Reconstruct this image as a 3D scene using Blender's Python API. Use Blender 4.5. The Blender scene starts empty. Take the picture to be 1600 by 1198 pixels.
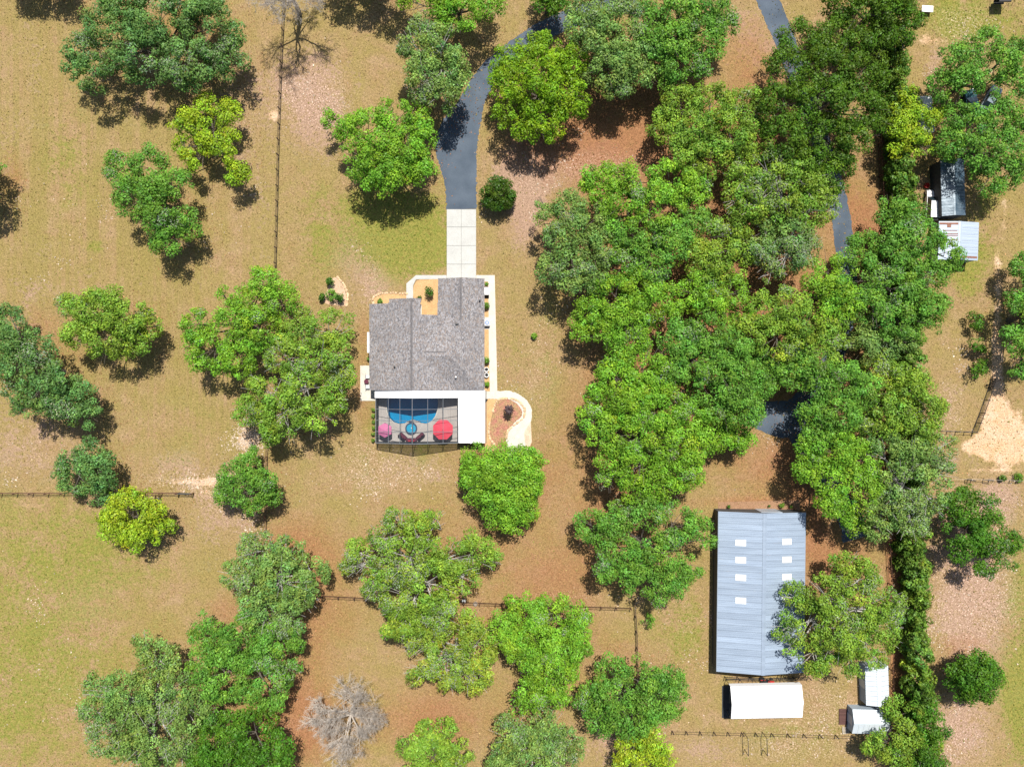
import bpy, math, random
import numpy as np
from mathutils import Vector
from mathutils.geometry import tessellate_polygon

# ------------------------------------------------------------------ camera, light, exposure
H = 110.0                      # flying height of the camera above the ground (m)
S = bpy.context.scene
COL = S.collection
cam_d = bpy.data.cameras.new('camera')
cam = bpy.data.objects.new('camera', cam_d)
COL.objects.link(cam)
cam.location = (0, 0, H)
cam.rotation_euler = (0, 0, 0)
cam_d.sensor_fit = 'HORIZONTAL'
cam_d.angle = 2 * math.atan(80.0 / H)
cam_d.clip_end = 6000
S.camera = cam

SUN = Vector((0.12, 0.50, 1.0)).normalized()
SUN_EL = math.asin(SUN.z)
SUN_AZ = math.atan2(SUN.x, SUN.y)
w = bpy.data.worlds.new('World')
S.world = w
w.use_nodes = True
nt = w.node_tree
nt.nodes.clear()
wo = nt.nodes.new('ShaderNodeOutputWorld')
bg = nt.nodes.new('ShaderNodeBackground')
sk = nt.nodes.new('ShaderNodeTexSky')
sk.sky_type = 'NISHITA'
sk.sun_disc = False
sk.sun_elevation = SUN_EL
sk.sun_rotation = SUN_AZ
sk.air_density = 1.0
sk.dust_density = 1.5
bg.inputs['Strength'].default_value = 0.08
nt.links.new(sk.outputs[0], bg.inputs[0])
nt.links.new(bg.outputs[0], wo.inputs[0])
sd = bpy.data.lights.new('sun', 'SUN')
sd.energy = 5.0
sd.angle = math.radians(0.55)
sd.color = (1.0, 0.95, 0.87)
so = bpy.data.objects.new('sun', sd)
COL.objects.link(so)
so.rotation_euler = (-SUN).to_track_quat('-Z', 'Y').to_euler()
so.location = (20, 80, 150)
S.view_settings.view_transform = 'Standard'
S.view_settings.look = 'None'
S.view_settings.gamma = 1
S.view_settings.use_curve_mapping = False
S.view_settings.exposure = 0.70
S.render.engine = 'CYCLES'
S.cycles.use_denoising = True
S.cycles.max_bounces = 6
S.cycles.diffuse_bounces = 3
S.cycles.transparent_max_bounces = 12

rng = np.random.default_rng(11)
random.seed(5)

# ------------------------------------------------------------------ helpers
def P(px, py, z=0.0):
    """the place whose height is z and that the photograph shows at pixel px, py"""
    k = 1 - z / H
    return Vector(((px - 800) / 10 * k, (599 - py) / 10 * k, z))

OFF = {}
def off(o):
    return OFF.get(o.name, Vector((0, 0, 0))) if o else Vector((0, 0, 0))

def tag(o, label=None, cat=None, group=None, kind=None):
    if label: o['label'] = label
    if cat: o['category'] = cat
    if group: o['group'] = group
    if kind: o['kind'] = kind
    return o

def thing(name, label, cat, loc, group=None):
    o = bpy.data.objects.new(name, None)
    o.empty_display_size = 0.3
    COL.objects.link(o)
    o.location = loc
    OFF[o.name] = Vector(loc)
    return tag(o, label, cat, group)

def link_mesh(name, me, parent=None, loc=None):
    o = bpy.data.objects.new(name, me)
    COL.objects.link(o)
    if parent is not None:
        o.parent = parent
        OFF[o.name] = off(parent)
    if loc is not None:
        o.location = Vector(loc) - off(parent)
        OFF[o.name] = Vector(loc)
    return o

class MB:
    def __init__(s): s.v = []; s.f = []
    def quad(s, a, b, c, d):
        i = len(s.v); s.v += [tuple(a), tuple(b), tuple(c), tuple(d)]; s.f.append((i, i+1, i+2, i+3)); return s
    def poly(s, pts):
        i = len(s.v); s.v += [tuple(p) for p in pts]; s.f.append(tuple(range(i, i+len(pts)))); return s
    def box(s, c, d, rot=0.0, bev=0.0):
        cx, cy, cz = c; dx, dy, dz = d[0]/2, d[1]/2, d[2]/2
        ca, sa = math.cos(rot), math.sin(rot)
        i = len(s.v)
        if bev <= 0:
            for z in (-dz, dz):
                for x, y in ((-dx, -dy), (dx, -dy), (dx, dy), (-dx, dy)):
                    s.v.append((cx + x*ca - y*sa, cy + x*sa + y*ca, cz + z))
            s.f += [(i, i+3, i+2, i+1), (i+4, i+5, i+6, i+7)] + [(i+k, i+(k+1) % 4, i+4+(k+1) % 4, i+4+k) for k in range(4)]
        else:
            b = min(bev, dx*.9, dy*.9, dz*.9)
            rings = [(-dz, b), (-dz+b, 0), (dz-b, 0), (dz, b)]
            for z, ins in rings:
                x, y = dx-ins, dy-ins
                for px, py in ((-x+b, -y), (x-b, -y), (x, -y+b), (x, y-b), (x-b, y), (-x+b, y), (-x, y-b), (-x, -y+b)):
                    s.v.append((cx + px*ca - py*sa, cy + px*sa + py*ca, cz + z))
            s.f += [tuple(i+k for k in range(7, -1, -1)), tuple(i+24+k for k in range(8))]
            for r in range(3):
                for k in range(8):
                    s.f.append((i+r*8+k, i+r*8+(k+1) % 8, i+r*8+8+(k+1) % 8, i+r*8+8+k))
        return s
    def tube(s, pts, rad, n=6, cap=True):
        pts = [Vector(p) for p in pts]
        i0 = len(s.v); m = len(pts)
        for k, p in enumerate(pts):
            d = (pts[min(k+1, m-1)] - pts[max(k-1, 0)])
            if d.length < 1e-6: d = Vector((0, 0, 1))
            d.normalize()
            a = d.cross(Vector((0, 0, 1)) if abs(d.z) < .9 else Vector((1, 0, 0))).normalized()
            b = d.cross(a)
            r = rad[k] if isinstance(rad, (list, tuple)) else rad
            for q in range(n):
                t = 2*math.pi*q/n
                s.v.append(tuple(p + (a*math.cos(t) + b*math.sin(t))*r))
        for k in range(m-1):
            for q in range(n):
                s.f.append((i0+k*n+q, i0+(k+1)*n+q, i0+(k+1)*n+(q+1) % n, i0+k*n+(q+1) % n))
        if cap:
            s.f.append(tuple(i0+q for q in range(n))); s.f.append(tuple(i0+(m-1)*n+q for q in range(n-1, -1, -1)))
        return s
    def lathe(s, c, prof, n=16):
        i0 = len(s.v)
        for r, z in prof:
            for q in range(n):
                t = 2*math.pi*q/n
                s.v.append((c[0]+r*math.cos(t), c[1]+r*math.sin(t), c[2]+z))
        for k in range(len(prof)-1):
            for q in range(n):
                s.f.append((i0+k*n+q, i0+k*n+(q+1) % n, i0+(k+1)*n+(q+1) % n, i0+(k+1)*n+q))
        s.f.append(tuple(i0+q for q in range(n-1, -1, -1)))
        s.f.append(tuple(i0+(len(prof)-1)*n+q for q in range(n)))
        return s
    def slab(s, poly, z0, z1):
        """a polygon (world xy) extruded from z0 to z1"""
        tri = tessellate_polygon([[Vector((p[0], p[1], 0)) for p in poly]])
        i = len(s.v); n = len(poly)
        area = sum(poly[k][0]*poly[(k+1) % n][1]-poly[(k+1) % n][0]*poly[k][1] for k in range(n))
        s.v += [(p[0], p[1], z1) for p in poly] + [(p[0], p[1], z0) for p in poly]
        for t in tri:
            a, b, c = t
            pa, pb, pc = poly[a], poly[b], poly[c]
            cr = (pb[0]-pa[0])*(pc[1]-pa[1])-(pb[1]-pa[1])*(pc[0]-pa[0])
            s.f.append((i+a, i+b, i+c) if cr > 0 else (i+a, i+c, i+b))
        for k in range(n):
            q = (k+1) % n
            s.f.append((i+n+k, i+n+q, i+q, i+k) if area > 0 else (i+k, i+q, i+n+q, i+n+k))
        return s
    def build(s, name, m, parent=None, smooth=False):
        o_ = off(parent)
        me = bpy.data.meshes.new(name)
        me.from_pydata([(v[0]-o_.x, v[1]-o_.y, v[2]-o_.z) for v in s.v], [], s.f)
        me.materials.append(m)
        if smooth: me.polygons.foreach_set('use_smooth', [True]*len(me.polygons))
        me.update()
        return link_mesh(name, me, parent)

def catmull(pts, sub=8):
    out = []
    n = len(pts)
    A = [np.array(p, float) for p in pts]
    for i in range(n-1):
        p0, p1, p2, p3 = A[max(i-1, 0)], A[i], A[i+1], A[min(i+2, n-1)]
        for k in range(sub):
            t = k/sub
            out.append(.5*((2*p1)+(-p0+p2)*t+(2*p0-5*p1+4*p2-p3)*t*t+(-p0+3*p1-3*p2+p3)*t**3))
    out.append(A[-1])
    return out

def ribbon(pts, z, sub=8, jitter=0.0):
    """pts: (px, py, width_px) -> closed world polygon as quads"""
    c = catmull(pts, sub)
    L, R = [], []
    for i, p in enumerate(c):
        d = c[min(i+1, len(c)-1)][:2]-c[max(i-1, 0)][:2]
        d = d/np.linalg.norm(d); nrm = np.array([-d[1], d[0]])
        j1, j2 = rng.normal(0, jitter, 2)
        a = p[:2]+nrm*(p[2]/2+j1); b = p[:2]-nrm*(p[2]/2+j2)
        L.append(P(a[0], a[1])); R.append(P(b[0], b[1]))
    mb = MB()
    n = len(L)
    mb.v = [(q.x, q.y, z) for q in L]+[(q.x, q.y, z) for q in R]
    mb.f = [(i, n+i, n+i+1, i+1)[::-1] for i in range(n-1)]
    # faces must look up
    a, b, cc = [Vector(mb.v[k]) for k in mb.f[0][:3]]
    if (b-a).cross(cc-a).z < 0: mb.f = [f[::-1] for f in mb.f]
    return mb

# ------------------------------------------------------------------ materials
KA = 0.79   # real-world reflectances for the exposure above
def newmat(name):
    m = bpy.data.materials.new(name); m.use_nodes = True
    n = m.node_tree; n.nodes.clear()
    out = n.nodes.new('ShaderNodeOutputMaterial')
    return m, n, out

class G:
    """tiny node graph helper"""
    def __init__(s, n): s.n = n
    def node(s, t, **kw):
        x = s.n.nodes.new(t)
        for k, v in kw.items(): setattr(x, k, v)
        return x
    def link(s, a, b): s.n.links.new(a, b)
    def noise(s, vec, scale, detail=3, rough=.55, dist=0.0):
        x = s.node('ShaderNodeTexNoise'); x.inputs['Scale'].default_value = scale
        x.inputs['Detail'].default_value = detail; x.inputs['Roughness'].default_value = rough
        x.inputs['Distortion'].default_value = dist
        if vec is not None: s.link(vec, x.inputs['Vector'])
        return x.outputs['Fac']
    def ramp(s, f, a, b, c0=(0, 0, 0), c1=(1, 1, 1), mode='LINEAR'):
        x = s.node('ShaderNodeValToRGB'); e = x.color_ramp.elements
        x.color_ramp.interpolation = mode
        e[0].position = a; e[1].position = b
        e[0].color = (*c0, 1); e[1].color = (*c1, 1)
        s.link(f, x.inputs[0]); return x.outputs[0]
    def math(s, op, a, b=None, clamp=False):
        x = s.node('ShaderNodeMath', operation=op); x.use_clamp = clamp
        for i, q in enumerate((a, b)):
            if q is None: continue
            if isinstance(q, (int, float)): x.inputs[i].default_value = q
            else: s.link(q, x.inputs[i])
        return x.outputs[0]
    def mix(s, f, a, b, blend='MIX'):
        x = s.node('ShaderNodeMix', data_type='RGBA', blend_type=blend)
        for sock, q in ((x.inputs[0], f), (x.inputs[6], a), (x.inputs[7], b)):
            if isinstance(q, (int, float)): sock.default_value = q
            elif isinstance(q, tuple): sock.default_value = (*q, 1)
            else: s.link(q, sock)
        return x.outputs[2]
    def mapping(s, vec, scale=(1, 1, 1), rot=(0, 0, 0)):
        x = s.node('ShaderNodeMapping'); x.inputs['Scale'].default_value = scale
        x.inputs['Rotation'].default_value = rot
        s.link(vec, x.inputs['Vector']); return x.outputs[0]

def surf(name, a, b=None, scale=1.5, rough=.8, metal=0.0, bump=.0, bscale=8.0, stretch=(1, 1, 1), fine=.0, spec=.3, rnd=0.0, rot=0.0):
    m, n, out = newmat(name); g = G(n)
    if b is None: b = tuple(c*.8 for c in a)
    a, b = tuple(c*KA for c in a), tuple(c*KA for c in b)
    tc = g.node('ShaderNodeNewGeometry').outputs['Position']
    v = g.mapping(tc, stretch, (0, 0, rot))
    f = g.ramp(g.noise(v, scale, 4), .3, .7)
    c = g.mix(f, a, b)
    if fine:
        ff = g.ramp(g.noise(v, bscale, 2), .25, .75, (1-fine,)*3, (1+fine,)*3)
        c = g.mix(1.0, c, ff, 'MULTIPLY')
    if rnd:
        r = g.node('ShaderNodeObjectInfo').outputs['Random']
        c = g.mix(1.0, c, g.ramp(r, 0, 1, (1-rnd,)*3, (1+rnd,)*3), 'MULTIPLY')
    p = g.node('ShaderNodeBsdfPrincipled')
    g.link(c, p.inputs['Base Color'])
    p.inputs['Roughness'].default_value = rough; p.inputs['Metallic'].default_value = metal
    p.inputs['Specular IOR Level'].default_value = spec
    if bump:
        bn = g.node('ShaderNodeBump'); bn.inputs['Strength'].default_value = bump; bn.inputs['Distance'].default_value = .05
        g.link(g.noise(v, bscale, 3), bn.inputs['Height']); g.link(bn.outputs[0], p.inputs['Normal'])
    g.link(p.outputs[0], out.inputs[0])
    return m

def leaf_mat(name='leaf', tl=.26, gl=.012):
    m, n, out = newmat(name); g = G(n)
    at = g.node('ShaderNodeAttribute'); at.attribute_name = 'tint'
    d = g.node('ShaderNodeBsdfDiffuse'); t = g.node('ShaderNodeBsdfTranslucent'); gl_ = g.node('ShaderNodeBsdfGlossy')
    gl_.inputs['Roughness'].default_value = .45
    gl_.inputs['Color'].default_value = (.8, .85, .8, 1)
    g.link(at.outputs['Color'], d.inputs[0])
    g.link(g.mix(1.0, at.outputs['Color'], (1.15, 1.2, .6), 'MULTIPLY'), t.inputs[0])
    a = g.node('ShaderNodeMixShader'); a.inputs[0].default_value = tl
    g.link(d.outputs[0], a.inputs[1]); g.link(t.outputs[0], a.inputs[2])
    b = g.node('ShaderNodeMixShader'); b.inputs[0].default_value = gl
    g.link(a.outputs[0], b.inputs[1]); g.link(gl_.outputs[0], b.inputs[2])
    g.link(b.outputs[0], out.inputs[0])
    return m

def screen_mat(name, col, tr):
    m, n, out = newmat(name); g = G(n)
    d = g.node('ShaderNodeBsdfDiffuse'); d.inputs[0].default_value = (*col, 1)
    t = g.node('ShaderNodeBsdfTransparent')
    a = g.node('ShaderNodeMixShader'); a.inputs[0].default_value = tr
    g.link(d.outputs[0], a.inputs[1]); g.link(t.outputs[0], a.inputs[2]); g.link(a.outputs[0], out.inputs[0])
    return m

def water_mat(name):
    m, n, out = newmat(name); g = G(n)
    tc = g.node('ShaderNodeNewGeometry').outputs['Position']
    t = g.node('ShaderNodeBsdfTransparent'); t.inputs[0].default_value = (.50, .88, .97, 1)
    gl = g.node('ShaderNodeBsdfGlossy'); gl.inputs['Roughness'].default_value = .03
    fr = g.node('ShaderNodeFresnel'); fr.inputs[0].default_value = 1.33
    bn = g.node('ShaderNodeBump'); bn.inputs['Strength'].default_value = .12
    g.link(g.noise(tc, 3.0, 2), bn.inputs['Height']); g.link(bn.outputs[0], gl.inputs['Normal']); g.link(bn.outputs[0], fr.inputs['Normal'])
    a = g.node('ShaderNodeMixShader'); g.link(fr.outputs[0], a.inputs[0])
    g.link(t.outputs[0], a.inputs[1]); g.link(gl.outputs[0], a.inputs[2]); g.link(a.outputs[0], out.inputs[0])
    return m

def ground_mat():
    m, n, out = newmat('ground'); g = G(n)
    pos = g.node('ShaderNodeNewGeometry').outputs['Position']
    A = g.node('ShaderNodeAttribute'); A.attribute_name = 'cover'
    B = g.node('ShaderNodeAttribute'); B.attribute_name = 'wear'
    sa = g.node('ShaderNodeSeparateColor'); g.link(A.outputs['Color'], sa.inputs[0])
    sb = g.node('ShaderNodeSeparateColor'); g.link(B.outputs['Color'], sb.inputs[0])
    green, litter, sand = sa.outputs[0], sa.outputs[1], sa.outputs[2]
    pink, pale, mow = sb.outputs[0], sb.outputs[1], sb.outputs[2]
    big = g.noise(pos, .09, 5, .6)
    mid = g.noise(pos, .45, 5, .62)
    sml = g.noise(pos, 1.7, 4, .65)
    rp = g.mapping(pos, (1, 1, 1), (0, 0, .61))
    fin = g.noise(rp, 4.3, 4, .75, .6)
    fin2 = g.noise(rp, 8.7, 2, .7, .4)
    # mowing passes, running up and down the paddock
    mv = g.mapping(pos, (1.0, .02, 1))
    st = g.noise(mv, 1.0, 2, .5)
    def mask(x, lo, hi, nz, k):
        y = g.math('ADD', x, g.math('MULTIPLY', g.math('SUBTRACT', nz, .5), k))
        return g.ramp(y, lo, hi)
    pat = g.noise(pos, .22, 6, .65, .4)
    straw = g.mix(g.ramp(mid, .30, .70), (.280, .190, .090), (.338, .240, .136))
    straw = g.mix(g.math('MULTIPLY', g.ramp(pat, .40, .60), .80), straw, (.258, .212, .072))
    straw = g.mix(g.math('MULTIPLY', g.ramp(sml, .46, .70), .60), straw, (.236, .192, .064))
    straw = g.mix(g.math('MULTIPLY', g.ramp(big, .44, .62), .45), straw, (.245, .200, .062))
    straw = g.mix(g.math('MULTIPLY', g.math('MULTIPLY', g.ramp(st, .44, .56), mow), .55), straw, (.222, .196, .054))
    nz = g.math('ADD', g.math('MULTIPLY', mid, .6), g.math('MULTIPLY', sml, .4))
    pkn = g.math('ADD', g.math('MULTIPLY', pat, .55), g.math('MULTIPLY', sml, .45))
    c = g.mix(g.math('MULTIPLY', mask(g.math('ADD', pink, .17), .40, .70, pkn, 2.4), .85), straw, (.350, .238, .168))
    gr = g.mix(g.ramp(sml, .35, .65), (.245, .225, .052), (.165, .20, .036))
    gnz = g.math('ADD', g.math('MULTIPLY', pat, .5), g.math('MULTIPLY', sml, .5))
    c = g.mix(g.math('MULTIPLY', mask(g.math('ADD', green, .07), .36, .72, gnz, 2.2), .88), c, gr)
    lit = g.mix(g.ramp(sml, .35, .65), (.315, .158, .075), (.25, .118, .058))
    c = g.mix(g.math('MULTIPLY', mask(litter, .34, .98, nz, 1.1), .85), c, lit)
    sn = g.mix(g.ramp(mid, .35, .68), (.56, .36, .19), (.59, .45, .30))
    c = g.mix(mask(sand, .40, .66, nz, 1.5), c, sn)
    sp = g.math('MULTIPLY', mask(pale, .40, .9, nz, .7), g.ramp(fin, .54, .64))
    c = g.mix(g.math('MULTIPLY', sp, .75), c, (.54, .42, .33))
    # grain of thatch, soil and single tufts
    c = g.mix(1.0, c, g.ramp(fin, .28, .72, (.50, .50, .47), (1.45, 1.44, 1.46)), 'MULTIPLY')
    c = g.mix(1.0, c, g.ramp(fin2, .28, .72, (.68, .68, .68), (1.3, 1.3, 1.3)), 'MULTIPLY')
    c = g.mix(1.0, c, (KA*1.05, KA*1.01, KA*1.06), 'MULTIPLY')
    p = g.node('ShaderNodeBsdfDiffuse')
    g.link(c, p.inputs[0])
    bn = g.node('ShaderNodeBump'); bn.inputs['Strength'].default_value = .55; bn.inputs['Distance'].default_value = .10
    g.link(g.math('ADD', fin, sml), bn.inputs['Height']); g.link(bn.outputs[0], p.inputs['Normal'])
    g.link(p.outputs[0], out.inputs[0])
    return m

def shingle_mat():
    m, n, out = newmat('shingle'); g = G(n)
    pos = g.node('ShaderNodeNewGeometry').outputs['Position']
    v1 = g.mapping(pos, (1.0, .55, 1))
    vor = g.node('ShaderNodeTexVoronoi'); vor.inputs['Scale'].default_value = 8.0; g.link(v1, vor.inputs['Vector'])
    sp = g.node('ShaderNodeSeparateColor'); g.link(vor.outputs['Color'], sp.inputs[0])
    c = g.mix(g.ramp(sp.outputs[0], .25, .75), (.108, .104, .110), (.215, .205, .204))
    c = g.mix(g.ramp(sp.outputs[1], .55, .9), c, (.19, .155, .135))
    c = g.mix(g.ramp(sp.outputs[2], .7, .95), c, (.275, .268, .28))
    c = g.mix(g.math('MULTIPLY', g.ramp(g.noise(pos, .35, 4), .4, .7), .35), c, (.12, .117, .125))
    p = g.node('ShaderNodeBsdfPrincipled'); g.link(c, p.inputs['Base Color']); p.inputs['Roughness'].default_value = .9
    p.inputs['Specular IOR Level'].default_value = .15
    bn = g.node('ShaderNodeBump'); bn.inputs['Strength'].default_value = .5; bn.inputs['Distance'].default_value = .03
    g.link(vor.outputs['Distance'], bn.inputs['Height']); g.link(bn.outputs[0], p.inputs['Normal'])
    g.link(p.outputs[0], out.inputs[0])
    return m

M = dict(
    ground=ground_mat(), leaf=leaf_mat(), moss=leaf_mat('moss', .2, .0), shingle=shingle_mat(),
    bark=surf('bark', (.17, .145, .12), (.09, .075, .06), 3, .9, bump=.6, bscale=9),
    palebark=surf('pale_bark', (.48, .46, .43), (.32, .305, .285), 2.5, .9, bump=.4, bscale=9),
    asphalt=surf('asphalt', (.048, .070, .100), (.090, .118, .155), .30, .8, bump=.25, bscale=14, fine=.22, spec=.35),
    concrete=surf('concrete', (.50, .50, .47), (.44, .44, .415), .7, .85, bump=.15, bscale=8, fine=.10),
    paleconc=surf('pale_concrete', (.60, .565, .50), (.52, .48, .415), .8, .85, bump=.15, bscale=7, fine=.12),
    joint=surf('joint', (.26, .255, .24), None, 2, .9),
    patio=surf('patio', (.62, .49, .37), (.50, .38, .27), 1.2, .85, bump=.2, bscale=6, fine=.18),
    mulch=surf('sandy_mulch', (.58, .37, .18), (.47, .29, .135), 1.3, .95, bump=.5, bscale=8, fine=.25),
    redmulch=surf('red_mulch', (.38, .15, .12), (.33, .24, .11), 1.1, .95, bump=.8, bscale=6, fine=.5),
    island=surf('island_mulch', (.50, .33, .21), (.56, .40, .28), 1.3, .95, bump=.4, bscale=8, fine=.2),
    stone=surf('edging_stone', (.55, .36, .20), (.62, .46, .30), 2, .9, rnd=.25, bump=.3),
    wall=surf('stucco', (.52, .47, .40), (.48, .43, .36), 2, .85, bump=.15),
    white=surf('white_paint', (.80, .80, .80), (.77, .775, .79), 1.2, .6),
    whitepanel=surf('white_roof_panel', (.82, .82, .82), (.79, .79, .80), .7, .55, bump=.1, bscale=3),
    trim=surf('pale_trim', (.62, .60, .56), None, 2, .6),
    dark=surf('dark_metal', (.035, .037, .04), None, 2, .5, spec=.5),
    bronze=surf('bronze_beam', (.15, .17, .19), (.19, .21, .23), 2, .5, spec=.5),
    screen=screen_mat('insect_screen', (.045, .05, .055), .80),
    wallscreen=screen_mat('wall_screen', (.07, .09, .12), .42),
    mesh=screen_mat('black_mesh', (.03, .03, .03), .55),
    deck=surf('deck_concrete', (.49, .455, .425), (.40, .37, .35), .9, .8, fine=.14, bscale=7, bump=.1),
    basin=surf('pool_plaster', (.012, .335, .54), (.010, .285, .49), .8, .7),
    tile=surf('pool_tile', (.02, .06, .13), None, 3, .4, spec=.5),
    water=water_mat('pool_water'),
    foam=surf('water_foam', (.8, .85, .88), None, 3, .5),
    red=surf('coral_fabric', (.80, .075, .12), (.76, .065, .105), 2, .8),
    pink=surf('pink_fabric', (.66, .20, .38), (.62, .18, .35), 2, .8),
    maroon=surf('maroon_fabric', (.12, .025, .05), None, 3, .8),
    plum=surf('plum_frame', (.045, .03, .06), None, 3, .6),
    metal=surf('barn_roof_metal', (.33, .405, .505), (.265, .33, .42), .9, .5, .15, bump=.03, bscale=1.2, stretch=(.12, 1.6, 1), rnd=.09, spec=.45, fine=.06),
    metal2=surf('pale_sheet_metal', (.42, .49, .58), (.36, .43, .52), .6, .45, .15, stretch=(.3, 1.4, 1), rnd=.05, spec=.45),
    skylight=surf('fibreglass', (.80, .78, .72), (.76, .75, .70), 1.5, .5, rnd=.04),
    barnwall=surf('barn_wall', (.075, .08, .085), (.06, .06, .062), 1, .7),
    shedroof=surf('shed_roof', (.60, .66, .70), (.55, .61, .66), 1.2, .45, .1, fine=.04, spec=.4),
    shedwall=surf('shed_wall', (.36, .43, .50), (.31, .38, .45), 1.2, .6),
    rust=surf('rust', (.20, .085, .055), (.30, .16, .12), 3, .9),
    teal=surf('dark_teal_metal', (.025, .065, .10), (.16, .21, .25), .9, .3, .25, bump=.35, bscale=1.4, spec=.7),  # pale second tone paints bright reflections into the dark metal
    wood=surf('fence_wood', (.085, .058, .042), (.055, .037, .027), 3, .85, rnd=.2),
    redwood=surf('reddish_fence_wood', (.15, .075, .05), (.10, .05, .035), 3, .85, rnd=.2),
    wire=surf('grey_wire', (.12, .11, .10), None, 3, .6),
    ramp=surf('brown_boards', (.105, .05, .042), (.085, .042, .036), 2, .8, rnd=.18),
    palewood=surf('pale_wood', (.45, .40, .34), (.36, .32, .27), 3, .85, rnd=.2),
    rubber=surf('rubber', (.025, .025, .026), None, 3, .8),
    glass=surf('dark_glass', (.02, .035, .045), None, 2, .06, spec=.8),
    carteal=surf('teal_car_paint', (.02, .10, .12), None, 2, .25, .2, spec=.6),
    cargrey=surf('grey_car_paint', (.24, .30, .33), None, 2, .25, .3, spec=.6),
    redpaint=surf('red_paint', (.55, .03, .02), None, 2, .4, spec=.5),
    blue=surf('blue_plastic', (.06, .17, .50), None, 2, .5),
    black=surf('black_plastic', (.02, .02, .022), None, 2, .5),
    log=surf('pale_log', (.50, .33, .22), (.40, .26, .17), 3, .9),
    darkleaf=surf('dark_frond', (.035, .018, .022), (.055, .03, .03), 3, .6),
    garage=surf('garage_door', (.58, .56, .52), None, 2, .6),
)

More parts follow.
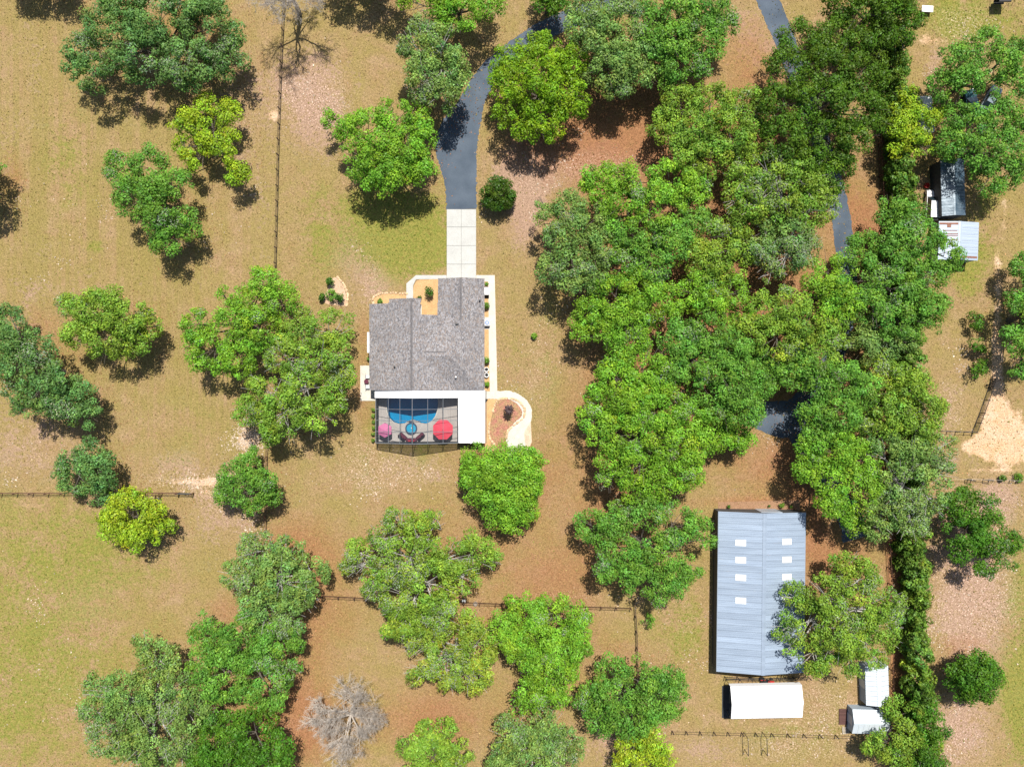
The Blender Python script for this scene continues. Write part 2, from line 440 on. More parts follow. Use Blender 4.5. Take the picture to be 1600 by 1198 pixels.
# ------------------------------------------------------------------ trees: what the photograph shows, crown by crown
C = dict(gold=(.108, .200, .011), khaki=(.140, .215, .030), blue=(.072, .150, .045), green=(.078, .182, .028), bright=(.108, .228, .022), dark=(.046, .098, .010),
         yellow=(.160, .255, .018), lime=(.178, .265, .020), moss=(.105, .185, .050), olive=(.116, .205, .028), deep=(.046, .120, .012))
PAD = 'trees scattered over the left paddock'
YARD = 'trees round the house'
WOOD = 'trees of the grove right of the house'
SOUTH = 'trees along the lower edge'
EAST = 'trees of the neighbouring lot'
TOP = 'trees along the upper driveway'
TREES = [
 # left paddock
 ('oak_tree', 'blue', 11, .25, PAD, 'widest oak of the upper paddock, a long blue-green crown touching the top edge',
  [(180,45,45),(250,28,52),(330,45,50),(128,78,28),(150,112,34),(220,82,48),(300,95,42),(358,90,34),(200,5,40),(300,0,45),(265,115,22),(118,105,20)]),
 ('oak_tree', 'yellow', 8, 0, PAD, 'yellow-green tree with a ragged forked crown left of the long board fence',
  [(325,162,20),(357,178,22),(290,195,26),(332,212,30),(287,232,18),(365,215,16),(310,250,20),(372,272,24),(350,240,18)]),
 ('oak_tree', 'green', 10, .12, PAD, 'mid-green oak with a crown tapering downward, below the ragged yellow-green tree',
  [(190,265,28),(235,262,32),(268,290,30),(212,308,34),(258,338,36),(265,380,30),(292,350,24),(240,300,28)]),
 ('oak_tree', 'blue', 11, .3, PAD, 'dark blue-green oak cut by the left edge halfway down the photo',
  [(15,490,18),(5,505,22),(32,530,36),(58,548,32),(18,580,38),(72,600,40),(120,620,32),(128,645,26),(42,630,25),(0,555,30),(90,628,26)]),
 ('oak_tree', 'olive', 10, .12, PAD, 'broad light-green oak between the blue-green oak and the house grove',
  [(113,475,22),(150,488,36),(200,498,36),(233,512,24),(172,528,38),(122,518,28),(215,535,22),(150,466,18),(180,470,24)]),
 ('oak_tree', 'blue', 8, .1, PAD, 'small blue-green oak leaning over the brown rail fence',
  [(140,712,28),(122,742,34),(158,735,28),(150,772,22),(112,722,22),(140,690,12),(165,752,18)]),
 ('oak_tree', 'lime', 8, 0, PAD, 'round bright yellow tree in front of the brown rail fence',
  [(205,803,42),(182,818,28),(212,838,24),(248,825,24),(202,785,22),(240,800,20)]),
 ('oak_tree', 'green', 8.5, .12, PAD, 'small open oak where the rail fence meets the heap of pale leaves',
  [(388,728,26),(362,745,24),(410,758,28),(385,772,28),(352,768,20),(396,794,14),(400,710,14),(430,775,16)]),
 ('oak_tree', 'green', 9, 0, PAD, 'oak at the left edge showing little more than its shadow',
  [(-30,265,34),(-55,300,34),(-25,300,26),(-8,262,12),(-60,250,30)]),
 ('oak_tree', 'green', 9, 0, PAD, 'oak cut off by the top left corner, casting shadow in the paddock',
  [(50,-62,34),(20,-45,26),(85,-52,28),(75,-80,30)]),
 ('oak_tree', 'bright', 11, .08, YARD, 'bright-green oak at the upper left of the crowns beside the house',
  [(412,440,25),(395,472,34),(346,455,12),(440,470,32),(368,500,32),(312,508,28),(332,548,38),(372,560,34),(405,520,34),(300,535,18)]),
 ('oak_tree', 'olive', 11.5, .45, YARD, 'mossy olive oak whose crown reaches the left wall of the house',
  [(470,520,36),(520,515,34),(508,562,40),(450,560,36),(532,590,24),(480,610,44),(420,618,38),(440,655,36),(490,648,34),(522,628,22),(392,640,26),(425,682,18)]),
 # near the house, above
 ('oak_tree', 'bright', 10.5, 0, YARD, 'vivid green oak on the left side of the driveway bend',
  [(518,185,18),(545,202,24),(572,205,34),(620,188,34),(652,185,26),(662,215,26),(592,240,40),(640,235,32),(560,252,30),(610,272,36),(658,262,26),(575,282,18)]),
 ('oak_tree', 'moss', 12, .5, YARD, 'grey-green mossy oak above the vivid oak at the driveway bend',
  [(664,42,24),(650,75,28),(690,75,34),(702,110,32),(660,120,30),(690,145,26),(712,130,20),(655,148,18),(703,168,12),(632,78,14)]),
 ('oak_tree', 'bright', 11, 0, TOP, 'bright-green oak cut by the top edge left of the driveway',
  [(640,2,18),(680,10,24),(722,18,30),(762,8,28),(690,30,20),(700,-20,35),(750,-25,30)]),
 ('oak_tree', 'green', 11, .1, TOP, 'oak beyond the top edge whose ragged shadow falls beside the bare tree',
  [(560,-62,34),(520,-50,26),(600,-45,30),(580,-85,34),(628,-32,20)]),
 ('oak_tree', 'gold', 11, 0, YARD, 'big dome-shaped yellow-green oak on the right side of the driveway bend',
  [(800,100,34),(845,82,32),(888,102,32),(786,130,26),(832,140,46),(880,150,38),(800,172,34),(850,190,34),(820,205,22),(900,165,22),(850,115,40)]),
 ('oak_tree', 'moss', 12, .25, TOP, 'pale grey-green oak overhanging the upper driveway',
  [(912,14,26),(936,38,26),(962,-4,26),(910,42,26),(940,68,34),(970,22,30),(900,20,18),(950,110,34),(978,102,26),(945,138,22),(1005,80,22),(985,60,26),(1000,118,24),(975,130,20)]),
 ('oak_tree', 'green', 12, .15, TOP, 'green oak cut by the top edge between the driveway and the second drive',
  [(1010,28,26),(1060,25,32),(1100,20,36),(1132,38,22),(1100,58,32),(1050,62,30),(1065,95,34),(1090,100,22),(1115,78,18),(1070,-15,40),(1022,62,28),(1035,95,26),(1040,128,16)]),
 ('oak_tree', 'deep', 8, 0, TOP, 'small dark oak above the shaded upper driveway at the top edge',
  [(858,8,22),(842,2,16),(872,-5,20),(850,-20,20)]),
 ('oak_tree', 'olive', 11, .1, WOOD, 'light olive oak left of the big dark oak near the second drive',
  [(1060,165,32),(1110,162,34),(1160,170,32),(1040,200,26),(1090,205,36),(1140,208,38),(1178,205,24),(1110,245,32),(1065,240,28),(1160,248,28),(1085,270,18)]),
 ('oak_tree', 'dark', 14, .03, WOOD, 'biggest dark-green oak standing over the second drive',
  [(1250,72,36),(1300,65,34),(1340,75,32),(1230,112,36),(1290,115,42),(1345,120,38),(1220,165,36),(1280,170,42),(1340,170,38),(1365,185,24),(1230,220,36),(1290,225,42),(1332,220,32),(1260,265,34),(1305,265,32),(1212,248,22),(1300,292,16)]),
 ('oak_tree', 'dark', 13, 0, WOOD, 'dark oak at the top edge above the second drive and the hedge',
  [(1312,8,28),(1350,20,34),(1392,20,34),(1420,30,22),(1380,55,22),(1408,60,18),(1370,-25,40),(1420,-10,24)]),
 ('oak_tree', 'yellow', 9, 0, EAST, 'airy yellow tree in the hedge line with white things showing beneath it',
  [(1415,160,24),(1438,188,26),(1405,195,24),(1462,178,18),(1430,225,24),(1405,235,16),(1448,232,14)]),
 ('oak_tree', 'green', 12, .03, EAST, 'spreading green oak above the parked cars on the neighbouring lot',
  [(1535,75,32),(1490,102,32),(1560,100,32),(1474,135,28),(1512,128,26),(1578,135,30),(1490,185,24),(1595,80,24)]),
 ('oak_tree', 'green', 11, .05, EAST, 'green oak beside the dark teal roof below the parked cars',
  [(1560,190,34),(1515,200,32),(1590,190,28),(1480,225,28),(1530,240,36),(1575,240,32),(1545,280,28),(1588,270,24)]),
 ('oak_tree', 'green', 9, 0, EAST, 'oak cut by the right edge beside the sandy track',
  [(1600,420,24),(1605,480,30),(1582,530,20),(1602,560,26),(1586,470,18),(1630,450,40),(1630,530,40),(1595,580,18)]),
 ('shrub', 'deep', 3.5, 0, EAST, 'dark round shrub beside the sandy track, uppermost of three', [(1524,495,11),(1528,508,9)]),
 ('shrub', 'deep', 3.5, 0, EAST, 'dark shrub by the sandy track, between two others', [(1524,538,12),(1532,548,10)]),
 ('shrub', 'deep', 3.5, 0, EAST, 'dark shrub by the sandy track nearest the black mesh fence', [(1528,578,13),(1536,566,9)]),
 ('oak_tree', 'deep', 9, .15, EAST, 'dark-green oak with a pale right fringe below the wooden fence of the neighbouring lot',
  [(1498,790,34),(1530,800,32),(1508,830,34),(1550,840,34),(1578,845,20),(1540,878,24),(1578,880,12),(1500,858,22)]),
 ('oak_tree', 'deep', 7, 0, EAST, 'perfectly round rich-green tree standing alone right of the hedge',
  [(1515,1030,22),(1496,1048,24),(1520,1055,34),(1545,1055,24),(1510,1075,22),(1535,1075,22),(1490,1065,14),(1535,1035,20)]),
 # the grove
 ('oak_tree', 'bright', 13, .15, WOOD, 'bright oak at the upper end of the grove facing the driveway',
  [(945,290,34),(1000,280,32),(1050,285,34),(1088,300,24),(970,318,36),(1030,325,36),(922,280,20)]),
 ('oak_tree', 'moss', 12, .3, WOOD, 'grey-green mossy oak at the upper left rim of the grove',
  [(860,345,24),(890,330,28),(920,352,34),(878,376,28),(930,388,32),(858,420,24),(895,418,32),(930,430,28),(890,444,20),(850,322,14)]),
 ('oak_tree', 'green', 13, .15, WOOD, 'mid-green oak just inside the upper grove behind the mossy rim oak',
  [(1000,370,36),(1050,380,34),(1085,350,26),(1020,408,32),(980,400,28),(962,365,22)]),
 ('oak_tree', 'olive', 13, .5, WOOD, 'pale silvery oak left of the straight piece of second drive',
  [(1160,282,30),(1200,272,30),(1250,280,34),(1280,300,28),(1222,312,32),(1180,320,26),(1150,312,22),(1265,330,26),(1298,330,14)]),
 ('oak_tree', 'olive', 12, .2, WOOD, 'open olive oak in the middle of the upper grove',
  [(1110,370,26),(1150,358,26),(1085,400,30),(1130,410,34),(1165,390,24),(1110,432,22)]),
 ('oak_tree', 'moss', 12.5, .8, WOOD, 'greyest oak of the grove, hung with silver moss',
  [(1200,352,26),(1238,370,30),(1190,390,24),(1230,402,28),(1262,390,24),(1206,425,20)]),
 ('oak_tree', 'bright', 12, .06, WOOD, 'bright-green oak on the left rim of the grove opposite the house roof',
  [(1000,440,34),(958,460,34),(1030,470,36),(920,490,30),(980,500,36),(910,520,18),(950,515,26)]),
 ('oak_tree', 'bright', 11.5, .05, WOOD, 'narrow bright oak in the centre of the grove by gaps of orange litter',
  [(1085,460,28),(1112,480,26),(1142,460,26),(1160,490,22),(1095,438,20)]),
 ('oak_tree', 'green', 12, .2, WOOD, 'leafy oak whose branches reach over the rusty pale shed roof',
  [(1392,335,26),(1420,342,28),(1402,372,30),(1438,380,34),(1475,400,28),(1452,430,26),(1420,420,30)]),
 ('oak_tree', 'green', 12.5, .2, WOOD, 'full green oak just below the end of the straight second drive',
  [(1350,392,28),(1385,412,32),(1346,430,34),(1392,450,34),(1430,470,32),(1455,482,26),(1400,500,34),(1440,512,26),(1362,480,30)]),
 ('oak_tree', 'bright', 13, 0, WOOD, 'most vivid light-green oak inside the right half of the grove',
  [(1295,420,26),(1310,455,28),(1335,470,22),(1272,445,22),(1320,490,22),(1290,490,22)]),
 ('oak_tree', 'moss', 11, .2, WOOD, 'low mossy oak between the vivid grove oak and the hedge',
  [(1360,512,30),(1400,535,30),(1350,545,24),(1385,555,18)]),
 ('oak_tree', 'olive', 13, .2, WOOD, 'light olive oak at the heart of the grove',
  [(1190,490,32),(1230,480,34),(1258,510,32),(1210,530,36),(1250,550,28),(1170,520,28),(1284,535,22),(1305,545,24),(1300,515,24)]),
 ('oak_tree', 'green', 13, .15, WOOD, 'green oak in the grove left of its olive heart',
  [(1060,530,32),(1110,522,34),(1140,550,34),(1080,565,34),(1122,580,32),(1050,572,28),(1160,580,28)]),
 ('oak_tree', 'bright', 12, .08, WOOD, 'bright oak on the grove rim level with the pool',
  [(980,545,34),(1010,570,34),(960,592,30),(1000,610,32),(942,580,16),(1030,600,26)]),
 ('oak_tree', 'bright', 13, .25, WOOD, 'largest bright-green oak at the lower left of the grove',
  [(940,625,30),(990,635,36),(1040,642,36),(922,655,24),(960,682,36),(1020,682,40),(1080,670,38),(1060,710,38),(1000,728,38),(950,722,26),(945,750,18),(1030,750,34),(1076,738,26),(985,765,24),(1104,690,20)]),
 ('oak_tree', 'green', 12, .05, WOOD, 'oak over the left side of the asphalt turnaround',
  [(1110,622,32),(1150,610,32),(1168,640,24),(1188,602,24),(1198,572,26),(1130,648,22)]),
 ('oak_tree', 'bright', 8, .05, WOOD, 'little oak at the tip of the asphalt turnaround',
  [(1145,672,26),(1163,690,18),(1130,690,18),(1150,700,15)]),
 ('oak_tree', 'green', 12, .15, WOOD, 'oak above the asphalt turnaround inside the grove', [(1232,578,30),(1262,568,28),(1240,545,24),(1270,590,26)]),
 ('oak_tree', 'green', 12, .1, WOOD, 'dark-rimmed oak just right of the asphalt turnaround',
  [(1280,600,32),(1320,592,34),(1350,612,28),(1270,640,24),(1310,645,32),(1285,680,26)]),
 ('oak_tree', 'olive', 12, .25, WOOD, 'oak against the hedge level with the sand patch',
  [(1382,590,34),(1420,610,34),(1448,640,28),(1390,650,36),(1430,670,32),(1350,652,26)]),
 ('oak_tree', 'bright', 11.5, .05, WOOD, 'bright oak standing right of the path to the barn',
  [(1268,700,24),(1262,735,22),(1298,782,26),(1272,672,20),(1275,710,24),(1310,702,32),(1340,720,32),(1300,750,28),(1342,770,34),(1288,778,14),(1315,810,20),(1340,820,18)]),
 ('oak_tree', 'moss', 12.5, .5, WOOD, 'wide mossy oak at the lower right end of the grove',
  [(1380,710,34),(1430,720,34),(1465,702,28),(1470,740,22),(1410,760,38),(1450,780,28),(1380,790,34),(1420,812,28),(1372,828,20)]),
 ('oak_tree', 'green', 11, .2, WOOD, 'ragged oak at the upper left corner of the barn',
  [(918,825,26),(960,812,28),(1010,800,30),(1050,820,34),(1090,818,22),(1104,842,15),(970,860,34),(1030,870,34),(950,885,24),(1000,905,30),(1050,905,28),(1030,930,18),(1080,888,20)]),
 # below the house
 ('oak_tree', 'bright', 8.5, 0, YARD, 'dense light-green tree just below the white lanai roof',
  [(750,720,32),(790,715,30),(825,724,28),(758,752,38),(810,760,38),(785,798,34),(815,800,26),(805,820,16),(738,742,22),(832,745,22),(785,752,46),(800,775,42),(815,742,36),(768,738,40)]),
 ('oak_tree', 'olive', 11, .65, SOUTH, 'sprawling mossy oak in the middle of the yard below the pool',
  [(625,815,24),(600,840,26),(560,862,22),(548,882,16),(660,832,28),(640,870,40),(700,870,30),(745,855,28),(766,870,18),(602,890,30),(670,910,40),(632,940,36),(690,940,28),(620,972,26),(585,915,22),(725,900,24),(645,965,26),(680,965,24),(680,808,18)]),
 ('oak_tree', 'khaki', 9, .5, SOUTH, 'patchy yellow oak with grey moss on the lower side of the middle rail fence',
  [(680,990,28),(730,978,26),(745,1010,34),(692,1030,36),(650,1052,18),(740,1050,30),(700,1065,18),(650,1000,20),(760,1035,20)]),
 ('oak_tree', 'bright', 10.5, .12, SOUTH, 'tall bright oak right of the patchy yellow oak',
  [(820,960,34),(870,960,34),(898,985,24),(842,1000,38),(880,1010,32),(860,1050,36),(812,1010,26),(832,1080,28),(870,1085,22),(810,1105,15),(905,1010,22),(850,1035,34),(790,1000,24),(785,975,22),(905,960,20)]),
 ('oak_tree', 'green', 10.5, .1, SOUTH, 'dull green oak at the lower end of the short dark fence',
  [(955,1050,26),(1000,1060,32),(1045,1055,24),(920,1090,24),(965,1095,38),(1020,1090,36),(1058,1080,20),(940,1125,26),(990,1130,26),(1048,1110,20)]),
 ('oak_tree', 'lime', 7, 0, SOUTH, 'yellow tree on the bottom edge below the dull green oak',
  [(1010,1140,18),(985,1165,24),(1030,1165,24),(1000,1190,30),(1042,1190,18),(965,1188,16)]),
 ('oak_tree', 'moss', 10, .4, SOUTH, 'mossy oak on the bottom edge left of the yellow tree',
  [(800,1150,32),(850,1140,34),(880,1170,30),(830,1185,36),(790,1190,28),(850,1215,30)]),
 ('oak_tree', 'olive', 9, .1, SOUTH, 'light-green lobed oak on the bottom edge right of the leafless tree',
  [(665,1145,24),(700,1150,26),(640,1165,20),(680,1180,32),(720,1175,20),(650,1195,22),(690,1205,26)]),
 ('oak_tree', 'moss', 11, .35, SOUTH, 'mossy oak above the lower left clump, beside the orange soil',
  [(410,860,34),(370,895,24),(450,860,26),(485,890,28),(440,910,40),(402,920,34),(470,930,26),(410,960,34),(450,970,24)]),
 ('oak_tree', 'green', 11, .2, SOUTH, 'oak in the middle of the lower left clump',
  [(330,985,30),(380,1000,40),(430,1010,36),(460,1005,16),(350,1050,44),(410,1060,40),(450,1050,20),(320,1030,30),(430,1098,18)]),
 ('oak_tree', 'moss', 11, .4, SOUTH, 'olive mossy oak at the paddock side of the lower left clump',
  [(225,1005,20),(250,1030,30),(152,1070,20),(200,1085,38),(260,1080,40),(150,1112,24),(180,1140,38),(240,1150,44),(300,1110,36),(210,1190,36),(285,1180,28)]),
 ('oak_tree', 'deep', 12, 0, SOUTH, 'deep glossy green oak on the bottom edge of the lower left clump',
  [(350,1150,38),(400,1140,38),(430,1170,30),(360,1195,40),(320,1190,26),(440,1195,20),(330,1130,20),(390,1215,35)]),
 ('oak_tree', 'olive', 11, .4, SOUTH, 'oak leaning over the right side of the blue barn roof',
  [(1320,885,26),(1345,900,28),(1290,930,34),(1240,925,20),(1340,950,38),(1390,940,24),(1260,970,34),(1220,985,15),(1310,990,38),(1370,985,32),(1270,1025,28),(1330,1030,26),(1235,1012,14),(1398,960,14),(1370,1030,16)]),
 ('oak_tree', 'olive', 7, .05, SOUTH, 'leafy tree beside the small metal sheds',
  [(1400,1110,20),(1385,1160,26),(1412,1150,26),(1365,1165,18),(1410,1185,22)]),
 ('oak_tree', 'deep', 8, 0, SOUTH, 'dark tree by the hedge at the lower right corner',
  [(1440,1100,24),(1455,1135,26),(1442,1175,26),(1462,1190,18)]),
]

def spread(lobes, h, gk=1.15):
    cx = sum(l[0]*l[2]**2 for l in lobes)/sum(l[2]**2 for l in lobes)
    cy = sum(l[1]*l[2]**2 for l in lobes)/sum(l[2]**2 for l in lobes)
    D = max(math.hypot(l[0]-cx, l[1]-cy)+l[2]*.5 for l in lobes)
    out = []
    for i, (x, y, r) in enumerate(lobes):
        d = math.hypot(x-cx, y-cy)/max(D, 1)
        R = r/10*gk
        zc = h*(.76-.27*d*d) + ((i*37) % 11-5)*.09
        zc = max(zc-R*.25, R*.45)
        p = P(x, y, zc)
        out.append((p.x, p.y, zc, R*(1-zc/H)))
    return out

# ------------------------------------------------------------------ the ground, one sheet to the horizon
GREEN = [(60,950,170,220,.36),(40,1100,150,130,.30),(150,860,160,70,.22),(620,350,80,45,.75),(655,395,55,40,.8),(560,400,60,60,.25),
         (470,420,60,60,.12),(470,260,30,130,.20),(860,560,30,130,.28),(800,560,25,60,.25),(840,700,40,80,.15),(1500,30,70,40,.50),
         (1480,20,14,30,.6),(1560,60,60,60,.35),(1600,950,40,200,.45),(1590,1100,35,90,.5),(1520,400,30,50,.45),(1500,450,50,60,.30),
         (1540,320,40,60,.30),(1060,970,45,60,.35),(1080,1010,30,60,.3),(1200,1145,130,40,.22),(240,170,40,60,.22),(110,180,80,150,.18),
         (150,385,14,10,.6),(100,260,40,90,.22),(300,680,80,60,.22),(660,680,12,60,.4),(575,680,10,40,.4),(560,730,80,30,.2),(1310,1120,90,40,.15),
         (1560,660,40,60,.2),(500,350,20,60,.22),(600,310,60,30,.35),(950,1000,40,30,.2),(600,980,60,80,.12),(480,780,60,60,.12),(870,440,30,60,.16)]
LITTER = [(700,860,220,70,.16),(640,1090,120,90,.18),(860,860,80,120,.15),(1398,900,10,90,.6),(1402,1040,9,60,.6),(1000,210,120,60,.55),(880,240,110,50,.45),(1170,80,40,80,.55),(1340,330,40,60,.6),(1130,450,220,230,.55),(1200,740,90,50,.55),
          (960,760,60,80,.45),(880,650,40,120,.25),(470,850,70,60,.50),(530,960,60,60,.45),(480,1100,60,100,.50),(700,1110,120,50,.40),
          (1330,870,60,40,.6),(1400,960,14,200,.6),(1390,300,14,80,.55),(1270,830,25,60,.65),(1185,785,70,9,.6),(900,890,100,40,.25),
          (20,260,20,60,.35),(70,500,50,60,.25),(600,740,90,50,.18),(850,900,140,60,.22),(560,1150,90,50,.3),(350,950,40,25,.4),
          (1510,1000,60,14,.35),(270,30,200,60,.2),(740,330,8,80,.3),(570,520,12,60,.45),(570,650,14,50,.45),(960,1010,60,60,.25),(440,1150,60,60,.4)]
SAND = [(1555,640,18,35,.62),(1560,680,32,35,.75),(1570,700,45,22,.70),(1520,697,18,12,.55),(1590,680,25,40,.6),(1558,600,10,40,.45),(1556,520,9,50,.50),
        (1562,450,6,60,.42),(1570,340,7,50,.45),(1556,400,5,60,.40),(1585,300,8,30,.35),(428,180,10,9,.85),(300,752,45,5,.60),(345,752,40,6,.62),(388,685,22,20,.75),
        (395,850,14,40,.42),(330,770,35,10,.45),(1470,65,25,7,.42),(1450,50,16,20,.35),(1440,90,14,40,.25),(1500,425,14,8,.45),(1180,1130,120,6,.40),(1260,1115,30,25,.25),
        (1530,735,70,4,.42),(1112,880,6,80,.40),(1115,985,8,40,.3),(1560,560,12,30,.45)]
PINK = [(60,480,120,70,.25),(20,160,60,120,.15),(180,120,120,90,.2),(380,200,40,150,.3),(480,130,60,60,.5),(490,200,40,50,.4),(820,280,40,60,.6),(820,330,30,70,.5),
        (930,250,120,40,.6),(1180,60,60,60,.4),(60,700,90,60,.4),(280,740,80,40,.35),(550,380,40,50,.35),(580,440,40,60,.4),(620,740,100,30,.35),(1500,900,60,120,.50),
        (1490,1150,60,60,.5),(1560,1000,60,120,.3),(1480,640,40,60,.3),(1460,120,16,60,.5),(1100,1170,90,30,.3),(950,1160,40,40,.4),(360,810,60,50,.4),(120,940,90,60,.3),
        (60,1080,90,40,.25),(860,900,60,40,.2),(840,600,40,90,.2),(1240,1080,60,30,.3),(1560,780,60,40,.45),(1430,1000,12,200,.2)]
PALE = [(480,140,70,40,.8),(500,180,60,40,.6),(620,740,110,40,.75),(570,720,30,40,.7),(930,260,110,30,.8),(820,300,40,60,.5),(60,700,60,60,.55),(290,750,80,18,.9),
        (350,790,50,40,.7),(100,1070,80,50,.5),(60,930,60,40,.45),(1500,950,70,70,.9),(1500,1150,60,60,.85),(1540,930,60,60,.7),(1250,1165,120,40,.8),(1560,790,50,40,.75),
        (580,450,30,60,.7),(740,410,10,60,.5),(840,590,40,80,.6),(860,470,30,60,.5),(1480,640,40,60,.7),(1520,90,70,60,.6),(1500,30,60,30,.6),(1080,1000,60,90,.5),
        (100,330,60,80,.5),(350,340,60,60,.4),(1290,1090,60,40,.75),(980,1150,40,40,.6),(450,1130,30,30,.6),(880,930,120,12,.6),(990,970,30,40,.4),(1190,720,60,40,.35)]
MOW = [(120,300,260,330,.9),(330,600,120,120,.5),(200,950,200,150,.35)]

def make_ground():
    xs = np.concatenate([[-2500, -900, -400, -200, -130, -105], np.arange(-90, 90.01, .5), [105, 130, 200, 400, 900, 2500]])
    ys = np.concatenate([[-2500, -900, -400, -200, -120, -85], np.arange(-70, 70.01, .5), [85, 120, 200, 400, 900, 2500]])
    X, Y = np.meshgrid(xs, ys)
    nx, ny = len(xs), len(ys)
    co = np.stack([X.ravel(), Y.ravel(), np.zeros(nx*ny)], 1)
    i = np.arange(nx*ny).reshape(ny, nx)
    q = np.stack([i[:-1, :-1], i[:-1, 1:], i[1:, 1:], i[1:, :-1]], -1).reshape(-1, 4)
    # the pool is dug out of it
    fx, fy = co[q][:, :, 0].mean(1), co[q][:, :, 1].mean(1)
    q = q[~((fx > -20.3) & (fx < -10.6) & (fy > -7.2) & (fy < -.9))]
    me = bpy.data.meshes.new('ground')
    me.vertices.add(len(co)); me.vertices.foreach_set('co', co.ravel())
    me.loops.add(q.size); me.loops.foreach_set('vertex_index', q.ravel().astype(np.int32))
    me.polygons.add(len(q)); me.polygons.foreach_set('loop_start', np.arange(0, q.size, 4, dtype=np.int32))
    px = 800+10*co[:, 0]; py = 599-10*co[:, 1]
    def acc(lst):
        a = np.zeros(len(co))
        for x, y, rx, ry, s in lst:
            a += s*np.exp(-.5*(((px-x)/rx)**2+((py-y)/ry)**2)*1.6)
        return a
    g, l, s, pk, pl, mw = [acc(t) for t in (GREEN, LITTER, SAND, PINK, PALE, MOW)]
    # fallen leaves lie thickest round every trunk
    for t in TREES:
        for (x, y, z, R) in spread(t[5] if False else t[6], t[2]):
            r = R*1.1*10
            l += .10*np.exp(-.5*(((px-800-10*x)/r)**2+((py-599+10*y)/r)**2))
    ones = np.ones(len(co))
    for nm, ch in (('cover', (g, l, s)), ('wear', (pk, pl, mw))):
        a = me.attributes.new(nm, 'FLOAT_COLOR', 'POINT')
        a.data.foreach_set('color', np.stack([np.clip(c, 0, 1) for c in ch]+[ones], 1).astype(np.float32).ravel())
    me.materials.append(M['ground'])
    me.update(); me.validate()
    tag(link_mesh('ground', me), kind='structure')
make_ground()

# ------------------------------------------------------------------ roads, walks, beds
def struct(mb, name, m):
    return tag(mb.build(name, m), kind='structure')

dr = ribbon([(990,-10,32),(940,12,30),(895,28,30),(850,48,30),(805,78,30),(765,112,32),(742,150,36),(730,178,48),(718,205,62),(713,232,64),(717,262,56),(720,295,48),(721,327,47)], .008, 14, .7)
struct(dr, 'driveway', M['asphalt'])
struct(ribbon([(1192,-20,34),(1208,20,34),(1226,62,32),(1250,130,30),(1282,220,30),(1308,310,30),(1318,370,30),(1324,450,30),(1310,540,30),(1270,610,34),(1244,655,44),(1272,712,34),(1302,765,30),(1330,815,38),(1338,842,44)], .008, 14, .7), 'second_drive', M['asphalt'])
struct(ribbon([(1262,650,36),(1228,655,58),(1196,650,48),(1172,640,36)], .012, 8, .4), 'turnaround', M['asphalt'])

ap = struct(MB().slab([P(698,327)[:2], P(744,327)[:2], P(744,435)[:2], P(698,435)[:2]], -.05, .025), 'concrete_apron', M['joint'])
ys_ = [327.3, 355, 384, 413, 435]
for a, b in zip(ys_[:-1], ys_[1:]):
    for x0, x1 in ((698.2, 720.6), (721.0, 743.8)):
        q0, q1 = P(x0, a+.25), P(x1, b-.25)
        MB().box(((q0.x+q1.x)/2, (q0.y+q1.y)/2, .045), (q1.x-q0.x, q0.y-q1.y, .05), bev=.01).build('slab', M['concrete'], ap)

def pxpoly(pts, z0, z1, mb=None):
    return (mb or MB()).slab([tuple(P(x, y)[:2]) for x, y in pts], z0, z1)
wk = MB()
pxpoly([(697.8,430),(697.8,436),(650,436.5),(645.5,446),(645.5,468),(635,468),(635,443),(650,430)], -.03, .05, wk)
struct(wk, 'front_walk', M['concrete'])
wk = MB()
pxpoly([(744.2,430),(773,430),(776,560),(777,612),(765.5,612),(764,560),(763,440),(744.2,440)], -.03, .05, wk)
struct(wk, 'side_walk', M['paleconc'])
loop = ribbon([(756,617,12),(775,617,12),(795,617,13),(812,625,14),(823,640,15),(821,656,17),(811,668,21),(806,680,27),(806,698,29),(808,716,26)], .055, 8, .3)
struct(loop, 'garden_path', M['paleconc'])
struct(pxpoly([(820,662),(829,652),(831,690),(822,712),(812,712)], -.03, .035), 'path_edge', M['patio'])
struct(pxpoly([(563,571),(580,571),(588,626),(563,626)], -.03, .05), 'side_patio', M['paleconc'])

def bed(pts, m, name='planting_bed', z=.022):
    c = catmull([*pts, pts[0]], 5)
    return struct(pxpoly([(p[0], p[1]) for p in c[:-1]], -.03, z), name, m)
b1 = bed([(586,478),(584,468),(592,461),(612,459),(635,460),(636,468),(634,490),(600,490)], M['mulch'])
b2 = bed([(646,468),(646,450),(653,438),(668,437),(686,437),(687,465),(687,494),(660,494),(648,490)], M['mulch'])
b3 = bed([(754,436),(763,437),(764,520),(765,612),(754,612)], M['mulch'])
b4 = bed([(758,624),(768,622),(785,623),(780,634),(772,660),(776,690),(770,705),(757,705)], M['mulch'])
b5 = bed([(771,640),(778,626),(796,623),(812,629),(820,643),(817,654),(806,664),(796,673),(790,686),(774,694),(765,680),(766,660)], M['redmulch'], z=.034)
b6 = bed([(516,436),(526,434),(536,446),(541,462),(540,477),(524,477),(507,473),(506,462),(512,452)], M['island'])
struct(pxpoly([(1122,784),(1250,781),(1250,797),(1122,799)], -.03, .018), 'barn_bed', surf('barn_mulch', (.32,.19,.11), (.27,.15,.085), 1.5, .95, bump=.6, bscale=7, fine=.3))

